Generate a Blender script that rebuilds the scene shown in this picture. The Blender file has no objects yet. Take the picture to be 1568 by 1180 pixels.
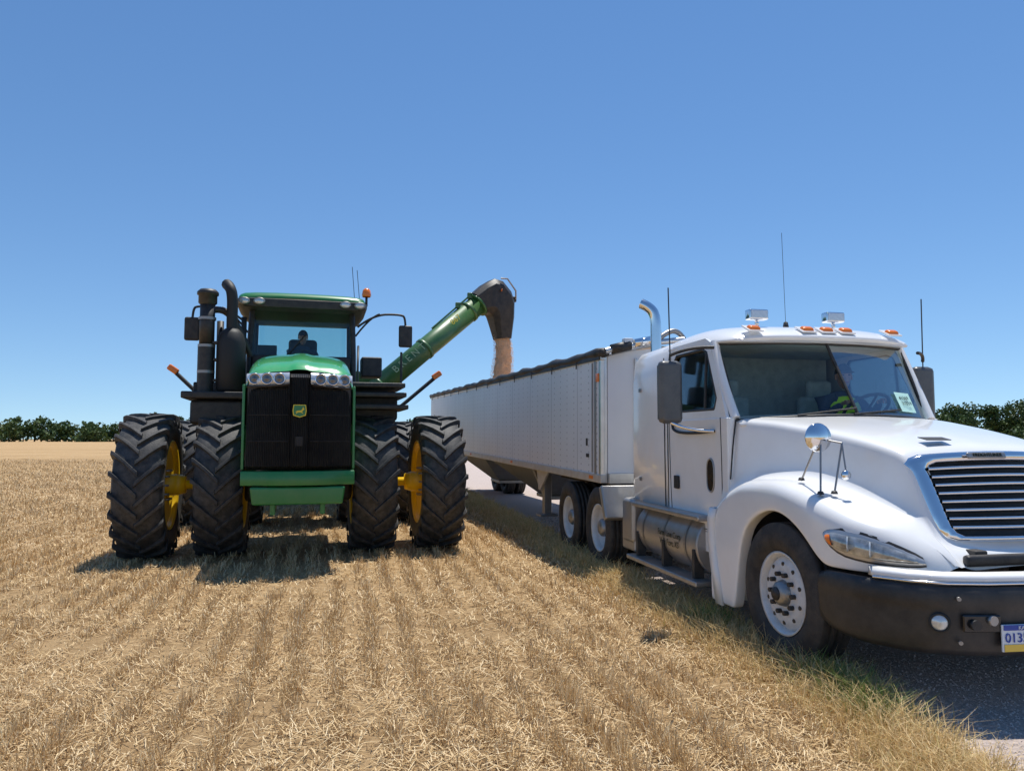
import bpy, math, random
import numpy as np
from mathutils import Vector, Matrix, Euler
random.seed(4); rng=np.random.default_rng(7)
R=math.radians
scene=bpy.context.scene
COL=scene.collection

# ------------------------------------------------------------------ materials
def mat(name,col,rough=.5,metal=0.,var=.0,vscale=4.,bump=0.,bscale=40.,dust=None,dustamt=0.,coat=0.,spec=.5):
    m=bpy.data.materials.new(name); m.use_nodes=True
    nt=m.node_tree; N=nt.nodes; L=nt.links
    b=N['Principled BSDF']
    b.inputs['Base Color'].default_value=(*col,1)
    b.inputs['Roughness'].default_value=rough
    b.inputs['Metallic'].default_value=metal
    b.inputs['Coat Weight'].default_value=coat
    b.inputs['Coat Roughness'].default_value=.08
    b.inputs['Specular IOR Level'].default_value=spec
    tc=N.new('ShaderNodeTexCoord')
    if var>0 or dustamt>0:
        n=N.new('ShaderNodeTexNoise'); n.inputs['Scale'].default_value=vscale; n.inputs['Detail'].default_value=8; n.inputs['Roughness'].default_value=.65
        L.new(tc.outputs['Object'],n.inputs['Vector'])
        mr=N.new('ShaderNodeMapRange'); mr.inputs[1].default_value=.3; mr.inputs[2].default_value=.7
        mr.inputs[3].default_value=1-var; mr.inputs[4].default_value=1+var
        L.new(n.outputs['Fac'],mr.inputs[0])
        vm=N.new('ShaderNodeVectorMath'); vm.operation='SCALE'; vm.inputs[0].default_value=col
        L.new(mr.outputs[0],vm.inputs['Scale'])
        out=vm.outputs[0]
        if dustamt>0:
            n2=N.new('ShaderNodeTexNoise'); n2.inputs['Scale'].default_value=vscale*1.7; n2.inputs['Detail'].default_value=10; n2.inputs['Roughness'].default_value=.7
            L.new(tc.outputs['Object'],n2.inputs['Vector'])
            m2=N.new('ShaderNodeMapRange'); m2.inputs[1].default_value=.38; m2.inputs[2].default_value=.68; m2.inputs[4].default_value=dustamt
            L.new(n2.outputs['Fac'],m2.inputs[0])
            mx=N.new('ShaderNodeMix'); mx.data_type='RGBA'
            L.new(m2.outputs[0],mx.inputs[0]); L.new(out,mx.inputs[6]); mx.inputs[7].default_value=(*(dust or (.35,.27,.18)),1)
            out=mx.outputs[2]
        L.new(out,b.inputs['Base Color'])
    if bump>0:
        n3=N.new('ShaderNodeTexNoise'); n3.inputs['Scale'].default_value=bscale; n3.inputs['Detail'].default_value=6
        L.new(tc.outputs['Object'],n3.inputs['Vector'])
        bp=N.new('ShaderNodeBump'); bp.inputs['Strength'].default_value=bump; bp.inputs['Distance'].default_value=.02
        L.new(n3.outputs['Fac'],bp.inputs['Height']); L.new(bp.outputs[0],b.inputs['Normal'])
    return m
def glass(name,tint=(.80,.90,.89),refl=.02,k=.28):
    m=bpy.data.materials.new(name); m.use_nodes=True
    nt=m.node_tree;N=nt.nodes;L=nt.links
    N.remove(N['Principled BSDF'])
    t=N.new('ShaderNodeBsdfTransparent'); t.inputs[0].default_value=(*tint,1)
    g=N.new('ShaderNodeBsdfGlossy'); g.inputs['Roughness'].default_value=.03; g.inputs['Color'].default_value=(.9,.95,1,1)
    f=N.new('ShaderNodeFresnel'); f.inputs[0].default_value=1.45
    a=N.new('ShaderNodeMath'); a.operation='MULTIPLY_ADD'; a.inputs[1].default_value=k; a.inputs[2].default_value=refl; a.use_clamp=True
    mx=N.new('ShaderNodeMixShader')
    L.new(f.outputs[0],a.inputs[0]); L.new(a.outputs[0],mx.inputs[0]); L.new(t.outputs[0],mx.inputs[1]); L.new(g.outputs[0],mx.inputs[2])
    L.new(mx.outputs[0],N['Material Output'].inputs[0])
    return m
M={}
M['white']=mat('white_paint',(.86,.86,.85),.25,0,.02,1.6,0,dust=(.58,.52,.44),dustamt=.14,coat=.5)
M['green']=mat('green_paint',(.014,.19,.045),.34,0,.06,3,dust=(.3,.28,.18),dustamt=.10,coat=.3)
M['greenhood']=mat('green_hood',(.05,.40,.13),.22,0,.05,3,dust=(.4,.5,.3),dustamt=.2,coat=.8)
M['yellow']=mat('yellow_paint',(.90,.58,.01),.4,0,.04,4,dust=(.5,.35,.12),dustamt=.15)
M['black']=mat('black_plastic',(.018,.018,.019),.5,0,.1,5,.1,60,dust=(.16,.13,.10),dustamt=.25)
M['grillem']=mat('grille_mesh',(.009,.009,.009),.42,0,.1,5,dust=(.05,.045,.035),dustamt=.3,spec=.35)
M['blackgloss']=mat('black_gloss',(.012,.012,.013),.25,0,.1,5,coat=.3)
M['bumper']=mat('bumper_black',(.018,.018,.019),.45,0,.15,3,.08,160,dust=(.11,.095,.08),dustamt=.35)
M['rubber']=mat('tire_rubber',(.024,.025,.026),.66,0,.2,6,.2,50,dust=(.15,.14,.13),dustamt=.5)
M['rubber2']=mat('truck_tire_rubber',(.02,.02,.021),.7,0,.2,6,.15,60,dust=(.12,.10,.08),dustamt=.4)
M['chrome']=mat('chrome',(.80,.80,.81),.10,1,.03,6)
M['alu']=mat('aluminium',(.66,.66,.66),.38,1,.1,5,.05,30)
M['rail']=mat('rail_aluminium',(.6,.59,.57),.45,.4,.1,5,.05,30,dust=(.45,.33,.22),dustamt=.35)
M['tank']=mat('tank_metal',(.42,.42,.42),.42,.75,.12,4,.06,25,dust=(.35,.29,.22),dustamt=.4)
M['steel']=mat('dull_steel',(.35,.35,.35),.45,.8,.15,6,.1,40,dust=(.3,.25,.2),dustamt=.35)
M['rimwhite']=mat('white_rim',(.68,.68,.67),.4,0,.08,8,dust=(.3,.25,.2),dustamt=.25)
M['frame']=mat('chassis',(.02,.02,.02),.6,0,.2,5,.1,30,dust=(.15,.12,.09),dustamt=.4)
M['tarp']=mat('tarp',(.02,.02,.022),.55,0,.2,5,.4,12,dust=(.14,.12,.1),dustamt=.35)
M['amber']=mat('amber_lens',(.85,.20,.01),.3,0,.05,8,coat=.4)
M['red']=mat('red_lens',(.5,.02,.01),.3)
M['lens']=mat('clear_lens',(.62,.66,.68),.15,.35,.1,30,coat=1)
M['lampdark']=mat('lamp_interior',(.12,.12,.13),.2,.6,.2,30,coat=1)
M['interior']=mat('interior',(.05,.05,.052),.7,0,.1,6)
M['interiorl']=mat('interior_grey',(.36,.42,.44),.75,0,.2,9)
M['glass']=glass('window_glass')
M['glassd']=glass('window_glass_dark',(.45,.5,.52),.03,.6)
M['skin']=mat('skin',(.50,.28,.19),.55,0,.05,20)
M['hair']=mat('hair',(.04,.025,.015),.8)
M['vest']=mat('hi_vis',(.65,1.0,.05),.7)
M['shirt']=mat('shirt_dark',(.06,.08,.13),.85)
M['grain']=mat('wheat_grain',(.72,.47,.29),.85,0,.25,30,.6,60)
M['cartgreen']=mat('cart_green',(.032,.135,.034),.4,0,.1,2,dust=(.3,.27,.15),dustamt=.2,coat=.2)
M['paleyellow']=mat('decal_yellow',(.75,.6,.05),.5)
M['mint']=mat('permit_card',(.55,.85,.75),.6)
M['plate']=mat('plate_white',(.7,.75,.8),.4)
M['platey']=mat('plate_yellow',(.8,.55,.08),.4)
M['blue']=mat('plate_blue',(.02,.06,.35),.4)
M['mirror']=mat('mirror_glass',(.8,.82,.85),.03,1)
M['cast']=mat('castings',(.03,.03,.03),.6,.3)
M['mirrorback']=mat('mirror_shell',(.10,.105,.11),.35,.2,.1,5,dust=(.25,.22,.18),dustamt=.2)

# ------------------------------------------------------------------ geometry helpers
def empty(name,loc=(0,0,0),rot=(0,0,0)):
    o=bpy.data.objects.new(name,None); o.location=loc; o.rotation_euler=rot; COL.objects.link(o); return o
def mk(name,verts,faces,m,parent=None,smooth=False,bevel=0,sub=0,solid=0,auto=None,loc=None,rot=None):
    me=bpy.data.meshes.new(name); me.from_pydata([tuple(v) for v in verts],[],faces); me.validate(); me.update()
    o=bpy.data.objects.new(name,me); COL.objects.link(o)
    if m: me.materials.append(M[m] if isinstance(m,str) else m)
    if parent: o.parent=parent
    if loc is not None: o.location=loc
    if rot is not None: o.rotation_euler=rot
    if smooth: me.shade_smooth()
    if solid:
        md=o.modifiers.new('s','SOLIDIFY'); md.thickness=solid; md.offset=0
    if bevel>0:
        md=o.modifiers.new('b','BEVEL'); md.width=bevel; md.segments=2; md.limit_method='ANGLE'; md.angle_limit=R(35)
        me.shade_smooth(); w=o.modifiers.new('w','WEIGHTED_NORMAL'); w.keep_sharp=True
    if sub:
        md=o.modifiers.new('sub','SUBSURF'); md.levels=sub; md.render_levels=sub
    return o
def box(name,c,s,m,parent=None,bevel=.012,rot=None,top=(1,1)):
    x,y,z=s[0]/2,s[1]/2,s[2]/2; tx,ty=top
    v=[(-x,-y,-z),(x,-y,-z),(x,y,-z),(-x,y,-z),(-x*tx,-y*ty,z),(x*tx,-y*ty,z),(x*tx,y*ty,z),(-x*tx,y*ty,z)]
    f=[(0,3,2,1),(4,5,6,7),(0,1,5,4),(1,2,6,5),(2,3,7,6),(3,0,4,7)]
    return mk(name,v,f,m,parent,bevel=bevel,loc=c,rot=rot)
def cyl(name,p0,p1,r0,m,parent=None,r1=None,seg=24,bevel=0.0):
    if r1 is None: r1=r0
    p0=Vector(p0);p1=Vector(p1);d=p1-p0;q=d.to_track_quat('Z','Y').to_matrix()
    v=[];n=seg
    for k,(p,r) in enumerate(((p0,r0),(p1,r1))):
        for i in range(n):
            a=2*math.pi*i/n; v.append(p+q@Vector((r*math.cos(a),r*math.sin(a),0)))
    f=[(i,(i+1)%n,n+(i+1)%n,n+i) for i in range(n)]
    f.append(tuple(range(n))[::-1]); f.append(tuple(range(n,2*n)))
    o=mk(name,v,f,m,parent,bevel=bevel)
    if not bevel:
        for i,p in enumerate(o.data.polygons): p.use_smooth = i<n
    return o
def tube(name,pts,r,m,parent=None,res=6,smooth=True):
    cu=bpy.data.curves.new(name,'CURVE'); cu.dimensions='3D'; cu.bevel_depth=r; cu.bevel_resolution=3; cu.use_fill_caps=True
    if smooth and len(pts)>2:
        s=cu.splines.new('NURBS'); s.points.add(len(pts)-1); s.order_u=min(3,len(pts)); s.use_endpoint_u=True; s.resolution_u=res
    else:
        s=cu.splines.new('POLY'); s.points.add(len(pts)-1)
    for p,q in zip(s.points,pts): p.co=(*q,1)
    cu.materials.append(M[m]); o=bpy.data.objects.new(name,cu); COL.objects.link(o); o.parent=parent; return o
def lathe(name,prof,m,parent=None,seg=48,axis='y',loc=(0,0,0),rot=None):
    v=[];n=len(prof)
    for i in range(seg):
        a=2*math.pi*i/seg
        for (t,r) in prof:
            if axis=='y': v.append((r*math.cos(a),t,r*math.sin(a)))
            elif axis=='z': v.append((r*math.cos(a),r*math.sin(a),t))
            else: v.append((t,r*math.cos(a),r*math.sin(a)))
    f=[]
    for i in range(seg):
        j=(i+1)%seg
        for k in range(n-1): f.append((i*n+k,i*n+k+1,j*n+k+1,j*n+k))
    return mk(name,v,f,m,parent,smooth=True,loc=loc,rot=rot)
def loft(name,secs,m,parent=None,closed=False,caps=False,smooth=True,sub=0,bevel=0,solid=0):
    n=len(secs[0]);v=[p for s in secs for p in s];f=[]
    for i in range(len(secs)-1):
        for k in range(n if closed else n-1):
            k2=(k+1)%n; f.append((i*n+k,i*n+k2,(i+1)*n+k2,(i+1)*n+k))
    if caps:
        f.append(tuple(range(n))[::-1]); b=(len(secs)-1)*n; f.append(tuple(range(b,b+n)))
    return mk(name,v,f,m,parent,smooth=smooth,sub=sub,bevel=bevel,solid=solid)
def text(name,body,size,m,parent,loc,rot,ext=.002):
    cu=bpy.data.curves.new(name,'FONT'); cu.body=body; cu.size=size; cu.extrude=ext; cu.align_x='CENTER'; cu.align_y='CENTER'
    cu.materials.append(M[m]); o=bpy.data.objects.new(name,cu); COL.objects.link(o); o.parent=parent; o.location=loc; o.rotation_euler=rot; return o
def interp(x,xs,ys): return float(np.interp(x,xs,ys))
def npmesh(name,verts,nper,m,parent=None):
    K=verts.shape[0]; me=bpy.data.meshes.new(name)
    me.vertices.add(K*nper); me.vertices.foreach_set('co',verts.reshape(-1).astype(np.float32))
    me.loops.add(K*nper); me.loops.foreach_set('vertex_index',np.arange(K*nper,dtype=np.int32))
    me.polygons.add(K); me.polygons.foreach_set('loop_start',np.arange(0,K*nper,nper,dtype=np.int32))
    me.update(calc_edges=True); me.validate()
    o=bpy.data.objects.new(name,me); me.materials.append(M[m] if isinstance(m,str) else m); COL.objects.link(o)
    if parent: o.parent=parent
    return o

# ------------------------------------------------------------------ people
def skinned(name,verts,edges,radii,m,parent,sub=2,root=0):
    me=bpy.data.meshes.new(name); me.from_pydata(verts,edges,[]); me.update()
    o=bpy.data.objects.new(name,me); COL.objects.link(o); o.parent=parent
    md=o.modifiers.new('skin','SKIN'); md.use_smooth_shade=True
    for i,r in enumerate(radii):
        sv=me.skin_vertices[0].data[i]; sv.radius=(r if isinstance(r,tuple) else (r,r)); sv.use_root=(i==root)
    s=o.modifiers.new('s','SUBSURF'); s.levels=sub; s.render_levels=sub
    me.materials.append(M[m]); return o
def seated(name,parent,loc,hands,shirt='shirt',vest=True,capm=None,head_yaw=0):
    e=empty(name); e.parent=parent; e.location=loc
    hl=Vector(hands[0]);hr=Vector(hands[1])
    V=[(0,0,0),(-.03,0,.18),(-.04,0,.36),(-.03,0,.5),(-.01,0,.58)]
    E=[(0,1),(1,2),(2,3),(3,4)]; Rr=[(.16,.15),(.15,.13),(.17,.13),(.12,.09),(.06,.06)]
    for s,h in ((1,hl),(-1,hr)):
        b=len(V); sh=Vector((-.03,s*.2,.46)); el=(sh+h)/2+Vector((-.05,s*.08,-.13))
        V+= [tuple(sh),tuple(sh.lerp(el,.5)),tuple(el),tuple(el.lerp(h,.9))]; E+=[(3,b),(b,b+1),(b+1,b+2),(b+2,b+3)]
        Rr+=[.075,.062,.05,.036]
    for s in (1,-1):
        b=len(V); V+=[(.05,s*.11,-.02),(.46,s*.14,.04),(.52,s*.14,-.38),(.62,s*.14,-.42)]
        E+=[(0,b),(b,b+1),(b+1,b+2),(b+2,b+3)]; Rr+=[.09,.07,.05,.04]
    skinned('body',V,E,Rr,shirt,e)
    if vest:
        secs=[]
        for z,a,bb in ((.05,.20,.19),(.2,.19,.18),(.36,.215,.175),(.47,.2,.13),(.52,.12,.1)):
            secs.append([(-.035+a*.85*math.cos(t),bb*1.28*math.sin(t),z) for t in np.linspace(0,2*math.pi,17)[:-1]])
        loft('vest',secs,'vest',e,closed=True,sub=1)
    n=20;hh=.125
    secs=[]
    for k in range(13):
        ph=math.pi*k/12; z=-math.cos(ph); r=math.sin(ph)
        ring=[]
        for t in np.linspace(0,2*math.pi,n+1)[:-1]:
            x=.095*r*math.cos(t)*(1.0 if z>0 else 1-.12*(-z)); y=.075*r*math.sin(t)*(1 if z>-.2 else .85)
            if z<-.3 and math.cos(t)>0.5: x+=.012
            if math.cos(t)>.97 and -.35<z<.1: x+=.022
            ring.append((x,y,z*hh))
        secs.append(ring)
    h=loft('head',secs,'skin',e,closed=True,sub=1); h.location=(.02,0,.72); h.rotation_euler=(0,0,head_yaw)
    for s in (1,-1):
        box('ear',(-.005,s*.077,-.005),(.035,.014,.055),'skin',h,.006)
        box('eye',(.088,s*.03,.012),(.012,.026,.012),'hair',h,.004)
    box('mouth',(.094,0,-.062),(.008,.045,.008),'red',h,.003)
    secs=[]
    for k in range(7):
        ph=(math.pi/2)*k/6
        secs.append([( -.008+(.103*math.cos(ph))*math.cos(t),.084*math.cos(ph)*math.sin(t),.03+.105*math.sin(ph)) for t in np.linspace(0,2*math.pi,17)[:-1]])
    loft('hair_cap',secs,capm or 'hair',h,closed=True)
    if capm: box('cap_bill',(.12,0,.035),(.09,.12,.012),capm,h,.005)
    for s,hd in ((1,hl),(-1,hr)):
        p=hd
        skinned('palm',[tuple(p+Vector((-.05,0,-.01))),tuple(p),tuple(p+Vector((.035,0,.015)))],[(0,1),(1,2)],[(.03,.022),(.04,.018),(.036,.015)],'skin',e,1)
        for f in range(4):
            o=(f-1.5)*.02; L=[.07,.085,.08,.062][f]
            a=p+Vector((.035,o,.015)); skinned('finger_%d'%f,[tuple(a),tuple(a+Vector((L*.5,0,.008))),tuple(a+Vector((L*.7,0,-.02))),tuple(a+Vector((L*.5,0,-.042)))],[(0,1),(1,2),(2,3)],[.009,.009,.008,.007],'skin',e,1)
        a=p+Vector((-.01,-s*.035,0)); skinned('thumb',[tuple(a),tuple(a+Vector((.025,-s*.02,-.01))),tuple(a+Vector((.05,-s*.015,-.03)))],[(0,1),(1,2)],[.012,.01,.008],'skin',e,1)
    return e
def steering(parent,loc,tilt,r=.22):
    e=empty('steering_wheel'); e.parent=parent; e.location=loc; e.rotation_euler=(0,tilt,0)
    pts=[(r*math.cos(a),r*math.sin(a),0) for a in np.linspace(0,2*math.pi,33)]
    tube('rim',pts,.016,'interior',e,smooth=False)
    for a in (0,2.1,4.2): cyl('spoke',(0,0,-.02),(r*math.cos(a),r*math.sin(a),0),.012,'interior',e)
    cyl('column',(0,0,0),(0,0,-.5),.03,'interior',e)
    return e

# ------------------------------------------------------------------ camera / light / sky
cam=bpy.data.cameras.new('camera'); co=bpy.data.objects.new('camera',cam); COL.objects.link(co)
co.location=(0,0,1.65); co.rotation_euler=(R(94.1),0,0); cam.sensor_width=36; cam.lens=26.2; cam.clip_end=6000; cam.clip_start=.05
scene.camera=co
sv=Vector((.13,.28,1)).normalized()
elev=math.asin(sv.z); az=math.atan2(sv.x,sv.y)
sun=bpy.data.lights.new('sun','SUN'); sun.energy=5.0; sun.angle=R(.5); sun.color=(1,.96,.89)
so=bpy.data.objects.new('sun',sun); COL.objects.link(so); so.rotation_euler=sv.to_track_quat('Z','Y').to_euler()
w=bpy.data.worlds.new('World'); scene.world=w; w.use_nodes=True
nt=w.node_tree; sk=nt.nodes.new('ShaderNodeTexSky'); sk.sky_type='NISHITA'; sk.sun_disc=False
sk.sun_elevation=elev; sk.sun_rotation=az; sk.air_density=1.0; sk.dust_density=0.0; sk.ozone_density=3.4; sk.altitude=0
tcw=nt.nodes.new('ShaderNodeTexCoord'); va=nt.nodes.new('ShaderNodeVectorMath'); va.operation='ADD'; va.inputs[1].default_value=(0,0,.075)
vn=nt.nodes.new('ShaderNodeVectorMath'); vn.operation='NORMALIZE'
nt.links.new(tcw.outputs['Generated'],va.inputs[0]); nt.links.new(va.outputs[0],vn.inputs[0]); nt.links.new(vn.outputs[0],sk.inputs['Vector'])
hs=nt.nodes.new('ShaderNodeHueSaturation'); hs.inputs['Saturation'].default_value=1.14; hs.inputs['Value'].default_value=1.0
nt.links.new(sk.outputs[0],hs.inputs['Color']); nt.links.new(hs.outputs[0],nt.nodes['Background'].inputs[0]); nt.nodes['Background'].inputs[1].default_value=.135
scene.view_settings.view_transform='Standard'; scene.view_settings.look='None'; scene.view_settings.exposure=0

# ------------------------------------------------------------------ ground
EY=[-30,0,3,4.07,5,6.5,8,10.2,21.6,400]; EX=[3.5,2.0,2.25,2.30,2.22,1.90,1.56,1.12,-1.21,-78.8]
def edge_x(y): return np.interp(y,EY,EX)
gm=bpy.data.materials.new('stubble_soil'); gm.use_nodes=True
N=gm.node_tree.nodes;L=gm.node_tree.links;b=N['Principled BSDF'];b.inputs['Roughness'].default_value=.95;b.inputs['Specular IOR Level'].default_value=.1
tc=N.new('ShaderNodeTexCoord')
def noise(scale,det=6,rough=.6,vec=None,N=N,L=L,tc=tc):
    n=N.new('ShaderNodeTexNoise'); n.inputs['Scale'].default_value=scale;n.inputs['Detail'].default_value=det;n.inputs['Roughness'].default_value=rough
    L.new(vec if vec else tc.outputs['Object'],n.inputs['Vector']); return n.outputs['Fac']
mp=N.new('ShaderNodeMapping'); mp.inputs['Rotation'].default_value=(0,0,-R(11.6)); mp.inputs['Scale'].default_value=(1,.08,1); 
L.new(tc.outputs['Object'],mp.inputs['Vector'])
mp2=N.new('ShaderNodeMapping'); mp2.inputs['Scale'].default_value=(.012,.16,1); L.new(tc.outputs['Object'],mp2.inputs['Vector'])
streak=noise(3.5,5,.6,mp.outputs[0]); big=noise(.25,4,.6,mp.outputs[0]); fine=noise(45,6,.75); mid=noise(5,6,.7); far=noise(1.0,5,.65,mp2.outputs[0])
ramp=N.new('ShaderNodeValToRGB'); e=ramp.color_ramp.elements
e[0].position=.34;e[0].color=(.15,.09,.045,1);e[1].position=.62;e[1].color=(.60,.415,.22,1)
x=ramp.color_ramp.elements.new(.47);x.color=(.38,.245,.12,1)
def mth(op,a,b_):
    n=N.new('ShaderNodeMath');n.operation=op
    for i,q in enumerate((a,b_)):
        if isinstance(q,(int,float)): n.inputs[i].default_value=q
        else: L.new(q,n.inputs[i])
    return n.outputs[0]
s=mth('ADD',mth('MULTIPLY',streak,.2),mth('MULTIPLY',fine,.3)); s=mth('ADD',s,mth('MULTIPLY',mid,.18)); s=mth('ADD',s,mth('MULTIPLY',big,.12)); s=mth('ADD',s,mth('MULTIPLY',far,.25))
L.new(s,ramp.inputs[0]); L.new(ramp.outputs[0],b.inputs['Base Color'])
bp=N.new('ShaderNodeBump');bp.inputs['Strength'].default_value=.8;bp.inputs['Distance'].default_value=.05;L.new(fine,bp.inputs['Height']);L.new(bp.outputs[0],b.inputs['Normal'])
mk('ground',[(-2500,-200,0),(2500,-200,0),(2500,4500,0),(-2500,4500,0)],[(0,1,2,3)],gm)

def straw(name,cols,tr=0.0):
    m=bpy.data.materials.new(name);m.use_nodes=True;N=m.node_tree.nodes;L=m.node_tree.links;b=N['Principled BSDF']
    b.inputs['Roughness'].default_value=.55;b.inputs['Specular IOR Level'].default_value=.3
    g=N.new('ShaderNodeNewGeometry');r=N.new('ShaderNodeValToRGB');L.new(g.outputs['Random Per Island'],r.inputs[0])
    r.color_ramp.elements[0].color=(*cols[0],1);r.color_ramp.elements[1].color=(*cols[-1],1)
    for i,c in enumerate(cols[1:-1]):
        q=r.color_ramp.elements.new((i+1)/(len(cols)-1));q.color=(*c,1)
    L.new(r.outputs[0],b.inputs['Base Color'])
    if tr>0:
        t=N.new('ShaderNodeBsdfTranslucent');L.new(r.outputs[0],t.inputs[0]);mx=N.new('ShaderNodeMixShader');mx.inputs[0].default_value=tr
        L.new(b.outputs[0],mx.inputs[1]);L.new(t.outputs[0],mx.inputs[2]);L.new(mx.outputs[0],N['Material Output'].inputs[0])
    return m
M['straw']=straw('straw',[(.32,.19,.08),(.60,.41,.19),(.74,.54,.28),(.86,.69,.43),(.50,.33,.15)],.12)
M['verge']=straw('verge_straw',[(.46,.30,.12),(.74,.54,.25),(.84,.64,.35),(.76,.57,.28),(.44,.37,.13)],.25)
M['weed']=straw('green_grass',[(.09,.17,.03),(.18,.26,.06),(.4,.36,.14)],.2)
def field_pts(n,y0,y1):
    u=rng.random(n); y=np.exp(np.log(y0)+u*(np.log(y1)-np.log(y0)))
    x=(rng.random(n)*2-1)*(.78*y+1.2)
    return x,y
def blades(x,y,h,wd,lean):
    n=len(x); a=rng.random(n)*2*np.pi; l=lean*rng.random(n)
    dx=np.cos(a)*l*h; dy=np.sin(a)*l*h
    ta=rng.random(n)*np.pi; tx=np.cos(ta)*wd/2; ty=np.sin(ta)*wd/2
    z=np.zeros(n)
    return np.stack([np.stack([x-tx,y-ty,z],1),np.stack([x+tx,y+ty,z],1),np.stack([x+dx+tx*.6,y+dy+ty*.6,h],1),np.stack([x+dx-tx*.6,y+dy-ty*.6,h],1)],1)
def wob(x,y): return np.sin(x*1.9+y*.6+1)*np.sin(y*1.1-x*.5)+.6*np.sin(x*4.3-y*2.1)*np.sin(y*3.3+x)
SPC=.29; CC,SS=.9741,.2260
def torow(x,y,sig,frac):
    c=x*CC+y*SS; d=-x*SS+y*CC
    row=np.round(c/SPC)*SPC
    onrow=rng.random(len(c))<frac
    c=np.where(onrow,row+rng.normal(0,sig,len(c))+.03*np.sin(d*1.7+row*3),c)
    return c*CC-d*SS,c*SS+d*CC,row,d
x,y=field_pts(330000,1.9,60)
x,y,row,d=torow(x,y,.040,.90)
gap=np.sin(d*3.1+row*7.7)+np.sin(d*7.3+row*3.1)+rng.normal(0,.8,len(d))+.9*wob(x,y)
k=(x<edge_x(y)-.10)&(y>1.7)&(gap>-1.1); x=x[k];y=y[k]
h=rng.uniform(.03,.11,len(x))*np.clip(.85+.35*wob(x,y),.4,1.25); wd=np.clip(.0042*np.maximum(y/5,1),0,.03)*rng.uniform(.7,1.5,len(x))
st=blades(x,y,h,wd,.85)
x,y=field_pts(250000,1.9,45); x,y,row,d=torow(x,y,.075,.55)
k=(x<edge_x(y)+.08)&((wob(y*1.3,x*1.1)+rng.normal(0,.6,len(x)))>-.65);x=x[k];y=y[k]
n2_=26000; y2=np.exp(rng.uniform(np.log(2.2),np.log(30),n2_)); x2=edge_x(y2)+rng.normal(-.2,.28,n2_)
k=x2<edge_x(y2)+.12; x=np.concatenate([x,x2[k]]); y=np.concatenate([y,y2[k]]); n=len(x)
a=rng.random(n)*2*np.pi; ln=rng.uniform(.02,.10,n); w_=np.clip(.0045*np.maximum(y/5,1),0,.025)
z0=rng.uniform(.004,.045,n); z1=rng.uniform(.004,.055,n); cx,cy=np.cos(a),np.sin(a)
lt=np.stack([np.stack([x-cy*w_/2,y+cx*w_/2,z0],1),np.stack([x+cy*w_/2,y-cx*w_/2,z0],1),np.stack([x+cx*ln+cy*w_/2,y+cy*ln-cx*w_/2,z1],1),np.stack([x+cx*ln-cy*w_/2,y+cy*ln+cx*w_/2,z1],1)],1)
npmesh('wheat_stubble',np.concatenate([st,lt]),4,'straw')
def tall(x,y,h,wd,lean):
    n=len(x);a=rng.random(n)*2*np.pi;l=lean*(.3+rng.random(n));dx=np.cos(a)*l*h;dy=np.sin(a)*l*h
    ta=rng.random(n)*np.pi;tx=np.cos(ta)*wd/2;ty=np.sin(ta)*wd/2;z=np.zeros(n)
    p=lambda q,s_,zz:np.stack([x+dx*q+tx*s_,y+dy*q+ty*s_,zz],1)
    lo=np.stack([p(0,-1,z),p(0,1,z),p(.35,.8,h*.6),p(.35,-.8,h*.6)],1)
    hi=np.stack([p(.35,-.8,h*.6),p(.35,.8,h*.6),p(1,.15,h*(1-.25*l)),p(1,-.15,h*(1-.25*l))],1)
    return np.concatenate([lo,hi])
nt_=3600; ty_=np.exp(rng.uniform(np.log(2.4),np.log(45),nt_)); to=rng.normal(-.24,.19,nt_); th=rng.uniform(.09,.31,nt_)*np.clip(1.1-abs(to+.15)*1.3,.3,1)
idx=rng.integers(0,nt_,55000); n=len(idx)
y=ty_[idx]+rng.normal(0,.05,n); x=edge_x(ty_[idx])+to[idx]+rng.normal(0,.05,n); h=th[idx]*rng.uniform(.35,1.1,n)
v1=tall(x,y,h,np.clip(.0045*np.maximum(y/5,1),0,.02),.9)
n=9000; y=rng.uniform(8,60,n); x=edge_x(y)+6.3+rng.normal(.5,.5,n)
v2=tall(x,y,rng.uniform(.1,.4,n),np.full(n,.02),.8)
npmesh('verge_grass',np.concatenate([v1,v2]),4,'verge')
n=1300; y=rng.choice([4.5,4.75,5.0,6.6],n)+rng.normal(0,.12,n); x=edge_x(y)+rng.normal(-.14,.08,n); 
npmesh('green_weeds',tall(x,y,rng.uniform(.08,.30,n),np.full(n,.006),.7),4,'weed')

# gravel road
M['gravel']=mat('gravel',(.50,.41,.36),.95,0,.35,30,1.0,90,dust=(.66,.56,.49),dustamt=.5,spec=.2)
M['stone']=straw('stones',[(.24,.20,.18),(.50,.42,.37),(.70,.61,.55),(.36,.30,.27)],0.0)
ys=np.concatenate([np.linspace(-30,1,8),np.linspace(1.3,30,120),np.linspace(32,400,60)]); rows=[]
for yy in ys:
    j=.03*math.sin(yy*2.1)
    rows.append([(float(edge_x(yy))+j,yy,.004),(float(edge_x(yy))+6.2,yy,.004)])
loft('gravel_road',rows,'gravel',smooth=False)
n=60000; y=np.exp(rng.uniform(np.log(2.0),np.log(16),n)); x=edge_x(y)+rng.random(n)**1.3*5-.08
s=rng.uniform(.004,.013,n)*np.maximum(y/6,1); a=rng.random(n)*6.28
P=[]
for i in range(3):
    P.append(np.stack([x+s*np.cos(a+i*2.09)*rng.uniform(.8,1.2,n),y+s*np.sin(a+i*2.09),np.full(n,.003)],1))
T=np.stack([x,y,.004+s*rng.uniform(.4,.9,n)],1)
tri=np.concatenate([np.stack([P[i],P[(i+1)%3],T],1) for i in range(3)])
npmesh('gravel_stones',tri,3,'stone')

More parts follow.
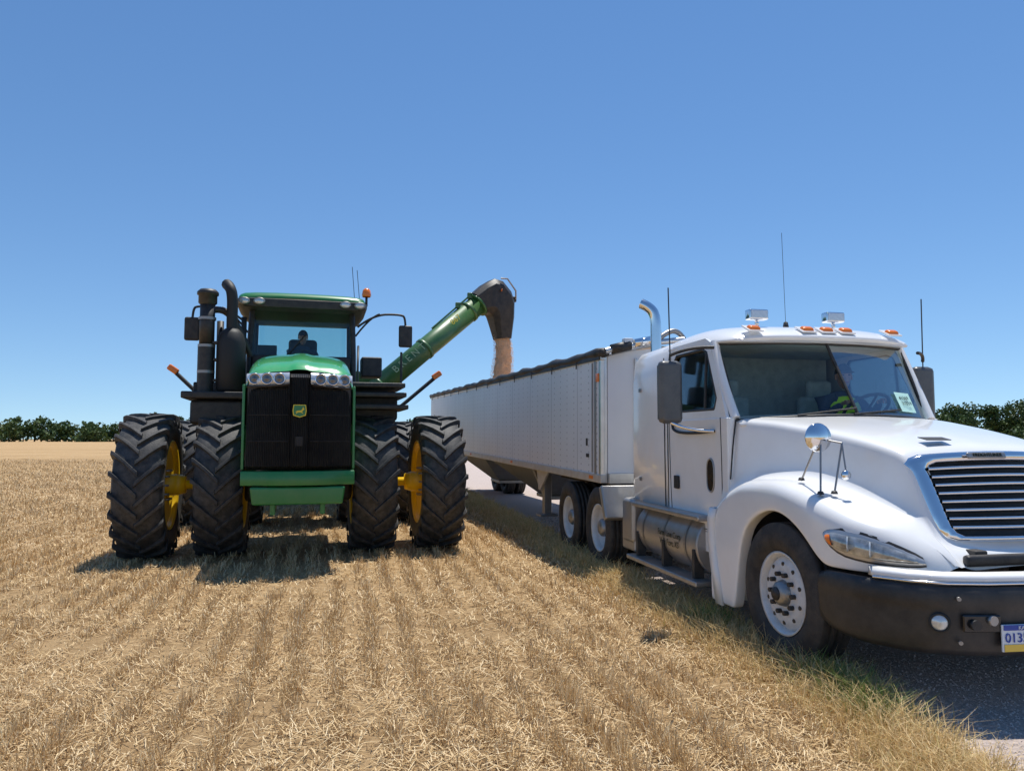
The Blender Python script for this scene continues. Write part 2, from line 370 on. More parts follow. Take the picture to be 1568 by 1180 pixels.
# ------------------------------------------------------------------ distant trees
M['leaf']=straw('foliage',[(.028,.055,.018),(.055,.10,.028),(.095,.15,.045),(.045,.08,.022)],.12)
M['trunk']=mat('bark',(.09,.07,.05),.9,0,.3,3)
def treeline(name,specs):
    e=empty(name); A=[]
    for (X,Y,H,Wd,nl,ls) in specs:
        nb=8
        cyl('trunk',(X,Y,0),(X,Y,H*.6),H*.03,'trunk',e,r1=H*.012,seg=5)
        for q in range(nb):
            bx=X+rng.normal(0,Wd*.26);by=Y+rng.normal(0,Wd*.2);bz=H*(.12+.66*(q+rng.random())/nb);br=Wd*rng.uniform(.2,.34)
            n=nl//nb
            dv=rng.normal(size=(n,3));dv/=np.linalg.norm(dv,axis=1)[:,None];rr=br*(rng.random(n)**.35)*rng.uniform(.8,1.12,n)
            c=np.array([bx,by,bz])+dv*rr[:,None]*np.array([1,1,.8]); c[:,2]=np.clip(c[:,2],.1,None)
            u=rng.normal(size=(n,3));u/=np.linalg.norm(u,axis=1)[:,None];v=np.cross(u,rng.normal(size=(n,3)));v/=np.linalg.norm(v,axis=1)[:,None]
            s_=ls*rng.uniform(.5,1.3,n)[:,None]
            A.append(np.stack([c-u*s_,c+v*s_*.7,c+u*s_,c-v*s_*.7],1))
    npmesh('foliage',np.concatenate(A),4,'leaf',e); return e
sp_=[]
for i in range(190):
    X=-520+i*5.0+random.uniform(-3,3); H=13+2.6*math.sin(i*.31)+1.8*math.sin(i*1.1)+random.uniform(-1.5,2)
    sp_.append((X,430+random.uniform(-15,25),H,random.uniform(11,16),420,1.0))
treeline('distant_tree_line',sp_)
sp_=[]
for i in range(28):
    X=84+i*3.3+random.uniform(-1.5,1.5); sp_.append((X,160+random.uniform(-6,12),min(8.2+max(0,X-90)*.17,12.5)+random.uniform(-1.1,1.1),random.uniform(6,9),2200,.34))
for i in range(20):
    sp_.append((80+i*5+random.uniform(-2,2),150,random.uniform(3.0,4.6),8,700,.34))
treeline('hedgerow_trees',sp_)

# ================================================================== TRACTOR
TR=empty('articulated_tractor',(-3.16,11.15,0),(0,0,R(-90+15.4)))
def ag_wheel(name,parent,x,y,out,Rr=1.02,W=.62,nl=22,outer=False):
    e=empty(name); e.parent=parent; e.location=(x,y,Rr-.02)
    h=W/2; rt=Rr-.055
    prof=[(-h*.80,.60),(-h*.95,.66),(-h*1.02,.76),(-h*.98,.88),(-h*.88,rt-.02),(-h*.5,rt),(0,rt+.012),(h*.5,rt),(h*.88,rt-.02),(h*.98,.88),(h*1.02,.76),(h*.95,.66),(h*.80,.60)]
    lathe('tire',prof,'rubber',e,56)
    v=[];f=[]
    ph0=random.random()
    for s in (1,-1):
        for i in range(nl):
            base=2*math.pi*(i+ (.5 if s<0 else 0)+ph0)/nl
            ts=[-.06,.2,.45,.7,.93,1.02,1.03]; rings=[]
            for j,t in enumerate(ts):
                yy=s*h*t; 
                off=.06+.30*max(t,0)**.85
                r0={5:.90,6:.82}.get(j,rt-.03); r1={5:Rr-.035,6:.86}.get(j,Rr-.004-.014*max(t,0)**2)
                wd=(.034 if j<5 else .04)
                tw=wd/ Rr; aa=-(base-off)
                ring=[]
                for (da,r) in ((-tw*1.25,r0),(-tw*.85,r1),(tw*.85,r1),(tw*1.25,r0)):
                    ring.append((r*math.cos(aa+da),yy+(s*.012 if j>=5 and r==r1 else 0),r*math.sin(aa+da)))
                rings.append(ring)
            b0=len(v)
            for rg in rings: v+=rg
            for j in range(len(ts)-1):
                for k in range(3): f.append((b0+j*4+k,b0+j*4+k+1,b0+(j+1)*4+k+1,b0+(j+1)*4+k))
            f.append((b0,b0+1,b0+2,b0+3)); q=b0+(len(ts)-1)*4; f.append((q,q+1,q+2,q+3))
    mk('lugs',v,f,'rubber',e,bevel=.006)
    o=out
    rp=[(-h*.78,.60),(-h*.90,.635),(-h*.94,.625),(-h*.86,.59),(-h*.6,.56),(-h*.3,.51),(0,.48),(h*.3,.51),(h*.6,.56),(h*.86,.59),(h*.94,.625),(h*.90,.635),(h*.78,.60)]
    lathe('rim_barrel',rp,'yellow',e,48)
    q=-.22 if outer else .05
    lathe('rim_disc',[(o*q,.56),(o*(q-.02),.42),(o*(q),.28),(o*(q+.02),.0)],'yellow',e,48)
    lathe('hub',[(-.20,0),(-.20,.10),(-.16,.15),(.12,.15),(.16,.10),(.16,0)],'yellow',e,24,loc=(0,o*(q if outer else 0),0))
    for i in range(10):
        a=i*.628; cyl('bolt',(.21*math.cos(a),o*(q-.06),.21*math.sin(a)),(.21*math.cos(a),o*(q+.06),.21*math.sin(a)),.018,'steel',e,seg=6)
    return e
for xx in (0,-3.95):
    for yy in (-2.03,-1.05,1.05,2.03):
        ag_wheel('wheel',TR,xx,yy,1 if yy>0 else -1,outer=abs(yy)>1.5)
    cyl('axle_bar',(xx,-2.2,1.0),(xx,2.2,1.0),.065,'yellow',TR)
    for s in (-1,1):
        lathe('dual_hub',[(-.1,.0),(-.1,.12),(0,.15),(.1,.12),(.1,0)],'yellow',TR,20,loc=(xx,s*1.66,1.0))
    box('axle_housing',(xx,0,1.0),(.5,1.5,.5),'frame',TR,.06)
box('front_frame',(.1,0,1.15),(3.0,.8,.42),'frame',TR,.04)
box('rear_frame',(-3.9,0,1.2),(2.6,.85,.5),'frame',TR,.04)
cyl('articulation_joint',(-1.95,0,.8),(-1.95,0,1.6),.2,'frame',TR)
box('rear_deck',(-3.7,0,1.75),(2.2,1.3,.7),'green',TR,.06)
for s in (-1,1):
    secs=[]
    for a in np.linspace(R(35),R(145),9):
        secs.append([(-3.95+1.15*math.cos(a),s*yy,1.0+1.15*math.sin(a)) for yy in (.72,.9,1.3,1.36)])
    loft('rear_fender',secs,'black',TR,solid=.02)
secs=[]
for x_,w_,zt in ((1.76,.655,2.50),(1.70,.665,2.575),(1.5,.665,2.66),(1.1,.665,2.76),(.6,.66,2.84),(.1,.65,2.89),(-.45,.64,2.92)):
    half=[(w_,1.27),(w_+.01,1.6),(w_+.01,2.1),(w_+.005,zt-.24),(w_-.03,zt-.11),(w_-.12,zt-.035),(w_*.5,zt),(.12,zt+.005),(.10,zt+.03),(0,zt+.032)]
    ring=[(x_,yy,zz) for yy,zz in half]+[(x_,-yy,zz) for yy,zz in half[:-1][::-1]]
    secs.append(ring)
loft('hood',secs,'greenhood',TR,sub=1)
def gx(yv): return 1.92-.16*(abs(yv)/.66)**2.2
ycs=np.linspace(-.64,.64,121); secs=[]
for i,yc in enumerate(ycs):
    rib=.011*((i%2)*1.0) + (.018 if abs(yc)<.10 else 0)
    ztop=2.30 if abs(yc)>.13 else 2.47
    col=[]
    for t in (0,.04,.35,.7,.96,1):
        z=1.27+(ztop-1.27)*t
        lean=-.05*((z-1.27)/1.03)**2
        col.append((gx(yc)+rib+lean-(.05 if t in(0,1) else 0),yc,z))
    secs.append(col)
loft('grille',secs,'grillem',TR,smooth=False)
for z in (1.62,1.95,): 
    for s in (-1,1): tube('grille_seam',[(gx(yv)-.05*((z-1.27)/1.03)**2+.014,s*yv,z) for yv in (.13,.3,.5,.62)],.005,'black',TR,smooth=False)
box('grille_core',(1.66,0,1.85),(.18,1.28,1.12),'black',TR,.02)
box('centre_emblem',(1.935,0,1.62),(.01,.09,.12),'cast',TR,.004)
for s in (-1,1):
    secs=[]
    for t in np.linspace(0,1,9):
        yy=s*(.13+.52*t); zt=2.495-.015*t; zb=2.30+.035*(1-t)**3
        X=gx(yy)-.035
        secs.append([(X-.12,yy,zb),(X+.005,yy,zb+.015),(X,yy,(zt+zb)/2),(X-.03,yy,zt-.015),(X-.14,yy,zt)])
    loft('headlight_lens',secs,'lens',TR)
    for q in (.25,.40,.55):
        yy=s*q; X=gx(yy)-.03
        lathe('lamp_ring',[(0,.076),(.012,.07),(.012,.062),(.0,.058)],'chrome',TR,20,'x',loc=(X+.008,yy,2.40))
        lathe('lamp',[(.004,.064),(-.002,.04),(.006,.02),(.008,.0)],'lampdark',TR,20,'x',loc=(X+.008,yy,2.40))
    box('hood_side_edge',(1.70,s*.675,1.8),(.12,.034,1.06),'green',TR,.01)
    tube('headlight_trim',[(gx(q)-.02,s*q,2.302+.035*(1-(q-.13)/.52)**3) for q in (.13,.2,.35,.5,.64)],.012,'black',TR,smooth=False)
secs=[]
for yv in np.linspace(-.69,.69,17):
    X=gx(min(abs(yv),.66))+.05
    secs.append([(X-.25,yv,1.07),(X,yv,1.075),(X+.015,yv,1.16),(X-.01,yv,1.25),(X-.2,yv,1.262)])
loft('front_bumper_band',secs,'green',TR,closed=True,caps=True,bevel=.01)
box('front_weight_bracket',(1.78,0,.95),(.3,1.08,.22),'green',TR,.025,top=(1,1.06))
for q in (-.3,.3): box('tow_plate',(1.6,q,.86),(.5,.06,.3),'green',TR,.01)
badge=[(.0,-.075,-.06),(0,-.085,.0),(0,-.075,.075),(0,.075,.075),(0,.085,0),(0,.075,-.06),(0,0,-.085)]
mk('badge_plate',[(1.945,p[1],p[2]+2.0) for p in badge],[tuple(range(7))],'paleyellow',TR,solid=.03)
mk('badge_inner',[(1.963,p[1]*.86,p[2]*.86+2.0) for p in badge],[tuple(range(7))],'green',TR)
deer=[(-.05,-.02),(-.03,.0),(.02,.005),(.035,.03),(.045,.05),(.05,.025),(.06,.02),(.04,.0),(.03,-.015),(.045,-.04),(.02,-.022),(-.02,-.022),(-.045,-.045),(-.035,-.02)]
mk('badge_deer',[(1.967,a,b_+2.0) for a,b_ in deer],[tuple(range(14))],'paleyellow',TR)
box('cab_floor',(-1.35,0,2.1),(1.75,1.7,.45),'black',TR,.04)
box('cab_lower_front',(-.55,0,2.55),(.12,1.5,.8),'black',TR,.03)
def quad(name,pts,m,th=.01): return mk(name,pts,[(0,1,2,3)],m,TR,solid=th)
quad('windshield',[(-.50,-.76,2.85),(-.50,.76,2.85),(-.62,.72,3.70),(-.62,-.72,3.70)],'glass')
quad('rear_window',[(-2.15,-.74,2.6),(-2.15,.74,2.6),(-2.05,.74,3.68),(-2.05,-.74,3.68)],'glass')
for s in (-1,1):
    quad('side_window',[(-.52,s*.80,2.35),(-2.12,s*.84,2.35),(-2.05,s*.8,3.68),(-.64,s*.77,3.68)],'glass')
    tube('front_pillar',[(-.50,s*.79,2.2),(-.50,s*.80,2.9),(-.63,s*.76,3.70)],.045,'black',TR)
    tube('rear_pillar',[(-2.14,s*.82,2.2),(-2.1,s*.8,3.7)],.05,'black',TR)
    tube('mid_pillar',[(-1.45,s*.84,2.2),(-1.4,s*.82,3.0),(-1.4,s*.79,3.7)],.035,'black',TR)
    quad('lower_door',[(-.6,s*.83,2.0),(-2.1,s*.85,2.0),(-2.1,s*.86,2.35),(-.56,s*.83,2.35)],'black',.03)
secs=[]
for x_,w_,zb,zt in ((-.28,.82,3.74,3.79),(-.30,.93,3.72,3.86),(-.45,.98,3.72,3.93),(-1.3,1.0,3.72,3.98),(-2.0,.97,3.72,3.95),(-2.25,.9,3.70,3.86)):
    secs.append([(x_,-w_,zb+.07),(x_,-w_*.97,zt-.035),(x_,-w_*.85,zt),(x_,0,zt+.012),(x_,w_*.85,zt),(x_,w_*.97,zt-.035),(x_,w_,zb+.07)])
loft('roof_top',secs,'green',TR,sub=1,solid=.02)
secs=[]
for x_,w_ in ((-.24,.78),(-.26,.93),(-.42,.99),(-1.3,1.005),(-2.1,.97),(-2.25,.88)):
    secs.append([(x_,-w_,3.79),(x_,-w_*.99,3.70),(x_,-w_*.9,3.655),(x_,w_*.9,3.655),(x_,w_*.99,3.70),(x_,w_,3.79)])
loft('roof_rim',secs,'black',TR,closed=True,caps=True,bevel=.015)
for q in (-.86,-.64,.64,.86):
    X=-.205 if abs(q)<.8 else -.225
    lathe('roof_lamp_bezel',[(-.03,.09),(.02,.085),(.02,.065)],'steel',TR,20,'x',loc=(X,q,3.735)).scale=(1,1,.62)
    lathe('roof_lamp',[(0.015,.07),(.022,.04),(.024,0)],'lens',TR,20,'x',loc=(X,q,3.735)).scale=(1,1,.62)
cyl('beacon_stem',(-.5,.98,3.78),(-.5,.98,3.93),.02,'black',TR)
lathe('beacon',[(0,.065),(.03,.075),(.11,.06),(.14,.03),(.145,0)],'amber',TR,20,'z',loc=(-.5,.98,3.93))
for q,t in ((.82,4.5),(.9,4.45)): tube('antenna',[(-.9,q,3.9),(-.9,q-.05,t)],.005,'black',TR)
box('seat_base',(-1.6,0,2.55),(.5,.5,.35),'interior',TR,.06); box('seat_back',(-1.85,0,3.0),(.14,.48,.75),'interior',TR,.06); 
box('console',(-1.3,-.5,2.75),(.7,.25,.4),'interior',TR,.04); box('screen',(-1.0,-.55,3.05),(.04,.3,.22),'interior',TR,.01)
steering(TR,(-1.05,0,2.95),R(-35))
seated('tractor_operator',TR,(-1.62,0,2.66),[(.42,.12,.34),(.42,-.12,.34)],vest=False,capm='interior')
cyl('intake_pipe_lower',(.0,-1.34,2.3),(.0,-1.34,3.0),.12,'black',TR,bevel=.01); cyl('intake_pipe',(.0,-1.34,3.0),(.0,-1.34,3.62),.105,'black',TR)
lathe('precleaner',[(0,.1),(.03,.13),(.14,.13),(.15,.15),(.19,.15),(.23,.11),(.24,0)],'black',TR,28,'z',loc=(0,-1.34,3.6))
lathe('muffler',[(0,.0),(0,.17),(.04,.2),(.72,.2),(.86,.16),(.93,.1),(.93,0)],'cast',TR,32,'z',loc=(.0,-1.0,2.33))
tube('exhaust_pipe',[(0,-1.0,3.2),(0,-1.0,3.5),(0,-1.0,3.72),(.0,-1.03,3.88),(-.12,-1.1,3.95)],.08,'cast',TR)
tube('intake_duct',[(.0,-1.34,3.5),(-.1,-1.15,3.62),(-.15,-.9,3.3),(-.3,-.75,2.9)],.05,'black',TR)
cyl('aux_pipe',(-.2,-1.18,2.3),(-.2,-1.18,3.4),.05,'black',TR); cyl('aux_pipe',(-.35,-.86,2.3),(-.35,-.86,3.5),.04,'black',TR)
for z in (2.5,2.8,3.05): box('muffler_clamp',(0,-1.17,z),(.12,.5,.04),'black',TR,.005)
for z in (2.62,3.0,3.4): lathe('pipe_clamp',[(-.02,.122),(.02,.122)],'steel',TR,24,'z',loc=(0,-1.34,z))
box('right_platform',(-.1,-1.17,2.27),(.9,.9,.1),'black',TR,.02); box('right_fuel_tank',(-.3,-1.15,2.03),(1.1,.72,.35),'black',TR,.05)
box('battery_box',(-.2,-1.2,2.4),(.5,.6,.14),'cast',TR,.02)
for z,o in ((2.44,0),(2.3,.02),(2.12,.05)): box('left_platform',(.0-.1*o,1.1+o,z),(1.1,.78,.07),'black',TR,.015)
box('left_tank',(-.5,1.1,2.15),(1.2,.66,.45),'black',TR,.05)
box('left_tool_box',(-1.2,1.12,2.85),(.4,.34,.34),'black',TR,.03)
tube('handrail',[(.4,1.44,2.44),(.4,1.44,2.95)],.018,'black',TR)
tube('handrail',[(.4,.8,2.44),(.4,.8,3.0),(-.3,.85,3.1)],.018,'black',TR)
for s in (-1,1):
    y_=s*1.62
    tube('mirror_arm',[(-.6,s*.85,3.45),(-.55,s*1.1,3.66),(-.55,s*1.55,3.68),(-.55,y_,3.62),(-.55,y_,3.4)],.018,'black',TR)
    tube('mirror_arm',[(-.6,s*.82,3.3),(-.55,s*1.05,3.62),(-.55,s*1.2,3.67)],.015,'black',TR)
    box('mirror',(-.55,y_,3.32),(.07,.22,.36),'black',TR,.03)
    box('mirror_glass',(-.59,y_,3.32),(.004,.18,.31),'mirror',TR,0)
    a=(-.2,s*1.5,2.15 if s>0 else 2.35); b_=(-.25,s*(2.05 if s>0 else 1.78),2.62)
    tube('marker_arm',[a,b_],.03,'cast',TR,smooth=False)
    box('marker_lamp',(-.25,b_[1]+s*.04,b_[2]+.05),(.08,.16,.09),'amber',TR,.02,rot=(R(35*s),0,0))
    secs=[]
    for aa in np.linspace(R(95),R(165),8): secs.append([(1.13*math.cos(aa),s*yy,1.0+1.13*math.sin(aa)) for yy in (.75,1.0,1.3,1.34)])
    loft('front_fender',secs,'black',TR,solid=.02)
tube('wiper',[(-.47,-.3,2.85),(-.53,.05,3.3)],.01,'black',TR); 
for q in (-.4,.4): tube('hose',[(.3,q,1.3),(.8,q,1.0),(1.4,q,.95)],.03,'frame',TR)
box('belly_plate',(.7,0,1.05),(1.6,.7,.3),'frame',TR,.05)

# ================================================================== GRAIN CART
GC=empty('grain_cart',(-5.15,19.3,0),(0,0,R(-90+12)))
secs=[]
for z,lx,ly in ((.95,.6,.4),(1.3,1.0,.7),(2.3,2.3,1.45),(3.15,2.5,1.55),(3.2,2.5,1.55)):
    secs.append([(lx,ly,z),(-lx,ly,z),(-lx,-ly,z),(lx,-ly,z)])
loft('hopper',secs,'cartgreen',GC,closed=True,smooth=False)
box('top_rim',(0,1.56,3.2),(5.1,.06,.1),'cartgreen',GC); box('top_rim',(0,-1.56,3.2),(5.1,.06,.1),'cartgreen',GC)
mk('grain_load',[(2.4,1.45,3.05),(-2.4,1.45,3.05),(-2.4,-1.45,3.05),(2.4,-1.45,3.05),(0,0,2.6)],[(0,1,4),(1,2,4),(2,3,4),(3,0,4)],'grain',GC)
for s in (-1,1):
    lathe('cart_tire',[(-.4,.5),(-.44,.7),(-.38,.92),(0,.97),(.38,.92),(.44,.7),(.4,.5)],'rubber',GC,40,loc=(-.3,s*1.6,.96))
    lathe('cart_rim',[(-.3,.5),(-.1,.4),(0,.15),(0,0)],'rimwhite',GC,32,loc=(-.3,s*1.6,.96))
    for xx in (-1.8,-.6,.6,1.8): box('rib',(xx,s*1.56,2.75),(.08,.06,.85),'cartgreen',GC,.01)
cyl('axle',(-.3,-1.6,.96),(-.3,1.6,.96),.09,'frame',GC)
tube('drawbar',[(1.0,0,.8),(2.6,0,.75),(4.2,0,.6)],.1,'cartgreen',GC)
GCinv=Matrix.LocRotScale(GC.location,GC.rotation_euler.to_quaternion(),None).inverted()
def ga(p): return GCinv@Vector(p)
A0=Vector((-3.35,16.9,2.55)); A1=Vector((-.80,18.35,5.02)); ax=(A1-A0).normalized()
cyl('auger_lower',ga((-3.6,16.75,1.0)),ga(A0),.25,'cartgreen',GC)
cyl('auger_tube',ga(A0-ax*.1),ga(A1),.25,'cartgreen',GC,seg=32)
for t in (.12,.5,.9): 
    p=A0.lerp(A1,t); cyl('auger_band',ga(p-ax*.04),ga(p+ax*.04),.268,'cartgreen',GC,seg=32)
p=A0.lerp(A1,.97); cyl('auger_flange',ga(p),ga(p+ax*.05),.31,'cartgreen',GC,seg=32)
up=Vector((0,0,1)); sd=ax.cross(up).normalized(); nrm=sd.cross(ax).normalized()
tube('auger_rail',[ga(A0.lerp(A1,.62)+nrm*.27),ga(A1+nrm*.30-ax*.1)],.022,'cartgreen',GC,smooth=False)
for t in (.86,.97): box('auger_lug',ga(A0.lerp(A1,t)+nrm*.3),(.12,.12,.14),'cartgreen',GC,.01)
hv=Vector((ax.x,ax.y,0)).normalized(); wv_=Vector((-hv.y,hv.x,0))
o_=A1.copy()
def sp(h_,z_,w_): return ga(o_+hv*h_+Vector((0,0,z_))+wv_*w_)
tops=[(-.24,.20),(.06,.46),(.32,.62),(.56,.58),(.80,.34),(.90,.10),(.90,-.30),(.84,-.84)]
bots=[(.14,-.24),(.20,-.26),(.23,-.28),(.26,-.30),(.28,-.34),(.30,-.40),(.35,-.57),(.44,-.88)]
wd_=[.25,.29,.32,.33,.33,.32,.28,.22]
secs=[]
for (a,b_,w_) in zip(tops,bots,wd_):
    ring=[]
    for (q,s_) in ((0,.55),(.18,1),(.5,1),(.82,1),(1,.55),(1,-.55),(.82,-1),(.5,-1),(.18,-1),(0,-.55)):
        ring.append(sp(a[0]+(b_[0]-a[0])*q,a[1]+(b_[1]-a[1])*q,s_*w_))
    secs.append(ring)
loft('auger_spout',secs,'black',GC,closed=True,bevel=.02)
tube('spout_strut',[sp(.45,.62,-.27),sp(.62,.62,-.30),sp(.86,.34,-.30),sp(.92,.15,-.2)],.02,'steel',GC,smooth=False)
box('spout_lamp',sp(.93,.16,-.1),(.1,.1,.14),'black',GC,.02)
box('spout_marker',sp(.42,.30,-.345),(.16,.02,.05),'amber',GC,.005)
tn=(Vector((0,-1,.1))-ax*Vector((0,-1,.1)).dot(ax)).normalized()
def atext(body,t,size,m):
    p=A0.lerp(A1,t)+tn*.262
    mt=Matrix((ax,tn.cross(ax),tn)).transposed()
    o=text('auger_lettering',body,size,m,GC,ga(p),(0,0,0)); q=(GCinv.to_3x3()@mt).to_euler(); o.rotation_euler=q
M['letter']=mat('letter_dark',(.010,.02,.012),.5)
M['letterp']=mat('letter_pale',(.24,.34,.20),.5)
atext('B R E N T',.36,.24,'letterp'); atext('867',.76,.2,'paleyellow')
gx0=(o_+hv*.62); GX,GY=gx0.x,gx0.y
GS=empty('falling_grain_stream')
secs=[]
for k in range(26):
    t=k/25; z=4.25-1.65*t; r=.19+.07*t; 
    secs.append([(GX+.06*t+.03*math.sin(t*7)+r*(.72+.34*random.random())*math.cos(a),GY+r*(.72+.34*random.random())*math.sin(a),z) for a in np.linspace(0,2*math.pi,23)[:-1]])
loft('stream_core',secs,'grain',GS,closed=True)
n=18000; t=rng.random(n); z=4.25-1.65*t; rr=(.18+.11*t)*np.sqrt(rng.random(n))*1.25; a=rng.random(n)*6.28
cx=GX+.06*t+.03*np.sin(t*7)+rr*np.cos(a); cy=GY+rr*np.sin(a); c=np.stack([cx,cy,z],1)
u=rng.normal(size=(n,3));u/=np.linalg.norm(u,axis=1)[:,None];v=np.cross(u,rng.normal(size=(n,3)));v/=np.linalg.norm(v,axis=1)[:,None]
M['kern']=straw('kernels',[(.64,.40,.23),(.80,.57,.37),(.86,.66,.46)],.2)
npmesh('kernels',np.stack([c-u*.013,c+v*.007,c+u*.013],1),3,'kern',GS)

# ================================================================== TRAILER
tdir=Vector((.250,-.968,0))
TL=empty('hopper_grain_trailer',Vector((2.47,9.72,0))-tdir*.28,(0,R(1.05),R(-90+14.5)))
tm=bpy.data.materials.new('riveted_panel'); tm.use_nodes=True; N=tm.node_tree.nodes;L=tm.node_tree.links;b=N['Principled BSDF']
b.inputs['Roughness'].default_value=.36; b.inputs['Metallic'].default_value=.0
tc=N.new('ShaderNodeTexCoord'); sx=N.new('ShaderNodeSeparateXYZ'); L.new(tc.outputs['Object'],sx.inputs[0])
def m2(op,a,b_=0.):
    n=N.new('ShaderNodeMath');n.operation=op
    for i,q in enumerate((a,b_)):
        if isinstance(q,(int,float)): n.inputs[i].default_value=q
        else: L.new(q,n.inputs[i])
    return n.outputs[0]
fx=m2('ABSOLUTE',m2('SUBTRACT',m2('FRACT',m2('MULTIPLY',sx.outputs[0],1/.305)),.5)); fz=m2('ABSOLUTE',m2('SUBTRACT',m2('FRACT',m2('MULTIPLY',sx.outputs[2],1/.085)),.5))
dx=m2('MULTIPLY',fx,.305); dz=m2('MULTIPLY',fz,.085)
dd=m2('SQRT',m2('ADD',m2('MULTIPLY',dx,dx),m2('MULTIPLY',dz,dz)))
riv=m2('LESS_THAN',dd,.014)
seam=m2('LESS_THAN',m2('MULTIPLY',m2('ABSOLUTE',m2('SUBTRACT',m2('FRACT',m2('MULTIPLY',sx.outputs[0],1/1.22)),.5)),1.22),.008)
nz=N.new('ShaderNodeTexNoise');nz.inputs['Scale'].default_value=1.3;nz.inputs['Detail'].default_value=8;L.new(tc.outputs['Object'],nz.inputs[0])
base=N.new('ShaderNodeMix');base.data_type='RGBA';L.new(nz.outputs[0],base.inputs[0]);base.inputs[6].default_value=(.66,.68,.72,1);base.inputs[7].default_value=(.80,.81,.83,1)
mx=N.new('ShaderNodeMix');mx.data_type='RGBA';L.new(m2('MAXIMUM',m2('MULTIPLY',riv,.65),m2('MULTIPLY',seam,.7)),mx.inputs[0]);L.new(base.outputs[2],mx.inputs[6]);mx.inputs[7].default_value=(.22,.22,.24,1)
L.new(mx.outputs[2],b.inputs['Base Color'])
bp=N.new('ShaderNodeBump');bp.inputs['Strength'].default_value=.25;bp.inputs['Distance'].default_value=.02;L.new(nz.outputs[0],bp.inputs['Height']);L.new(bp.outputs[0],b.inputs['Normal'])
TLN=15.3
for s in (-1,1):
    box('side_panel',(-TLN/2,s*1.265,1.93),(TLN-.2,.05,1.50),tm,TL,0)
    box('bottom_rail',(-TLN/2,s*1.268,1.135),(TLN,.075,.11),'rail',TL,.01)
    box('top_rail',(-TLN/2,s*1.268,2.70),(TLN,.075,.06),'alu',TL,.01)
    for q in (-.35,-4.6,-8.5,-12.5): box('reflector',(q,s*1.309,1.14),(.14,.01,.045),'amber' if q>-8 else 'red',TL,.003)
    box('front_marker',(-.12,s*1.305,2.45),(.09,.02,.11),'amber',TL,.008); box('wire_pipe',(-.32,s*1.30,1.93),(.02,.02,1.45),'steel',TL,.004)
    box('placard',(-.55,s*1.294,1.6),(.06,.006,.1),'cast',TL,.001)
    box('placard',(-.52,s*1.294,1.42),(.11,.006,.05),'cast',TL,.001)
box('rear_wall',(-TLN+.05,0,1.95),(.06,2.48,1.5),tm,TL,0)
for s in (-1,1):
    tube('corner_post',[(-.07,s*1.24,1.08),(-.07,s*1.24,2.76)],.06,'alu',TL,smooth=False)
    box('corner_trim',(-.22,s*1.294,1.93),(.06,.012,1.5),'steel',TL,.003)
fw=[(1.2,1.08),(1.2,2.72),(.9,2.80),(.4,2.86),(0,2.88),(-.4,2.86),(-.9,2.80),(-1.2,2.72),(-1.2,1.08)]
mk('front_wall',[(-.04,a,b_) for a,b_ in fw],[tuple(range(9))],tm,TL,solid=.05)
for q in (-.8,-.4,0,.4,.8): box('front_post',(.0,q,1.9),(.05,.06,1.6),'alu',TL,.01)
box('front_cross',(.0,0,1.14),(.09,2.4,.14),'alu',TL,.01)
mk('front_cap',[(0,1.27,2.72),(-.9,1.27,2.74),(-.9,.6,2.92),(0,.6,2.87),(-.9,-.6,2.92),(0,-.6,2.87),(-.9,-1.27,2.74),(0,-1.27,2.72)],[(0,1,2,3),(3,2,4,5),(5,4,6,7)],'steel',TL,solid=.02)
secs=[]
for k in range(64):
    X=.05-k*(TLN/63); r=.058+.014*math.sin(k*1.7)+.008*random.random(); zc=2.765+.012*math.sin(k*.9)
    secs.append([(X,-1.27+r*1.15*math.cos(a),zc+r*math.sin(a)) for a in np.linspace(0,2*math.pi,11)[:-1]])
loft('rolled_tarp',secs,'tarp',TL,closed=True,caps=True)
mk('tarp_flap',[(-.02,-1.312,2.77),(-TLN,-1.312,2.77),(-TLN,-1.315,2.70),(-.02,-1.318,2.68)],[(0,1,2,3)],'tarp',TL)
for k in range(13): 
    X=-.9-k*1.15; tube('tarp_bow',[(X,1.25,2.74),(X,.7,2.86),(X,0,2.88),(X,-.7,2.86),(X,-1.25,2.74)],.014,'steel',TL)
    box('tarp_strap',(X,-1.322,2.70),(.035,.01,.17),'tarp',TL,.002)
tube('tarp_arm',[(.10,-1.28,2.78),(.14,-.75,2.90),(.16,-.2,2.95)],.04,'alu',TL)
cyl('tarp_motor',(.12,-1.2,2.80),(.13,-.95,2.86),.065,'black',TL); cyl('tarp_motor',(.14,-.9,2.88),(.15,-.62,2.94),.058,'chrome',TL); 
tube('tarp_spring',[(.16,-.55,2.96),(.14,-.40,3.08),(.1,-.2,3.05),(.05,-.1,2.9)],.035,'steel',TL)
box('tarp_label',(.12,-.98,2.92),(.1,.12,.06),'plate',TL,.01)
box('kingpin_plate',(-1.3,0,1.13),(2.4,2.3,.08),'frame',TL,.01)
for s in (-.5,.5): box('main_beam',(-TLN/2,s,.98),(TLN,.12,.18),'frame',TL,.01)
def hop(x0,x1,nm):
    xm=(x0+x1)/2
    loft(nm,[[(x0,1.2,1.12),(x1,1.2,1.12),(x1,-1.2,1.12),(x0,-1.2,1.12)],[(xm+.4,.45,.45),(xm-.4,.45,.45),(xm-.4,-.45,.45),(xm+.4,-.45,.45)]],'steel',TL,closed=True,smooth=False)
    box('hopper_gate',(xm,0,.42),(.9,.95,.07),'steel',TL,.01)
hop(-3.4,-7.2,'front_hopper'); hop(-7.6,-11.4,'rear_hopper')
mk('hopper_slope',[(-.1,1.2,1.9),(-3.2,1.2,1.12),(-3.2,-1.2,1.12),(-.1,-1.2,1.9)],[(0,1,2,3)],'alu',TL)
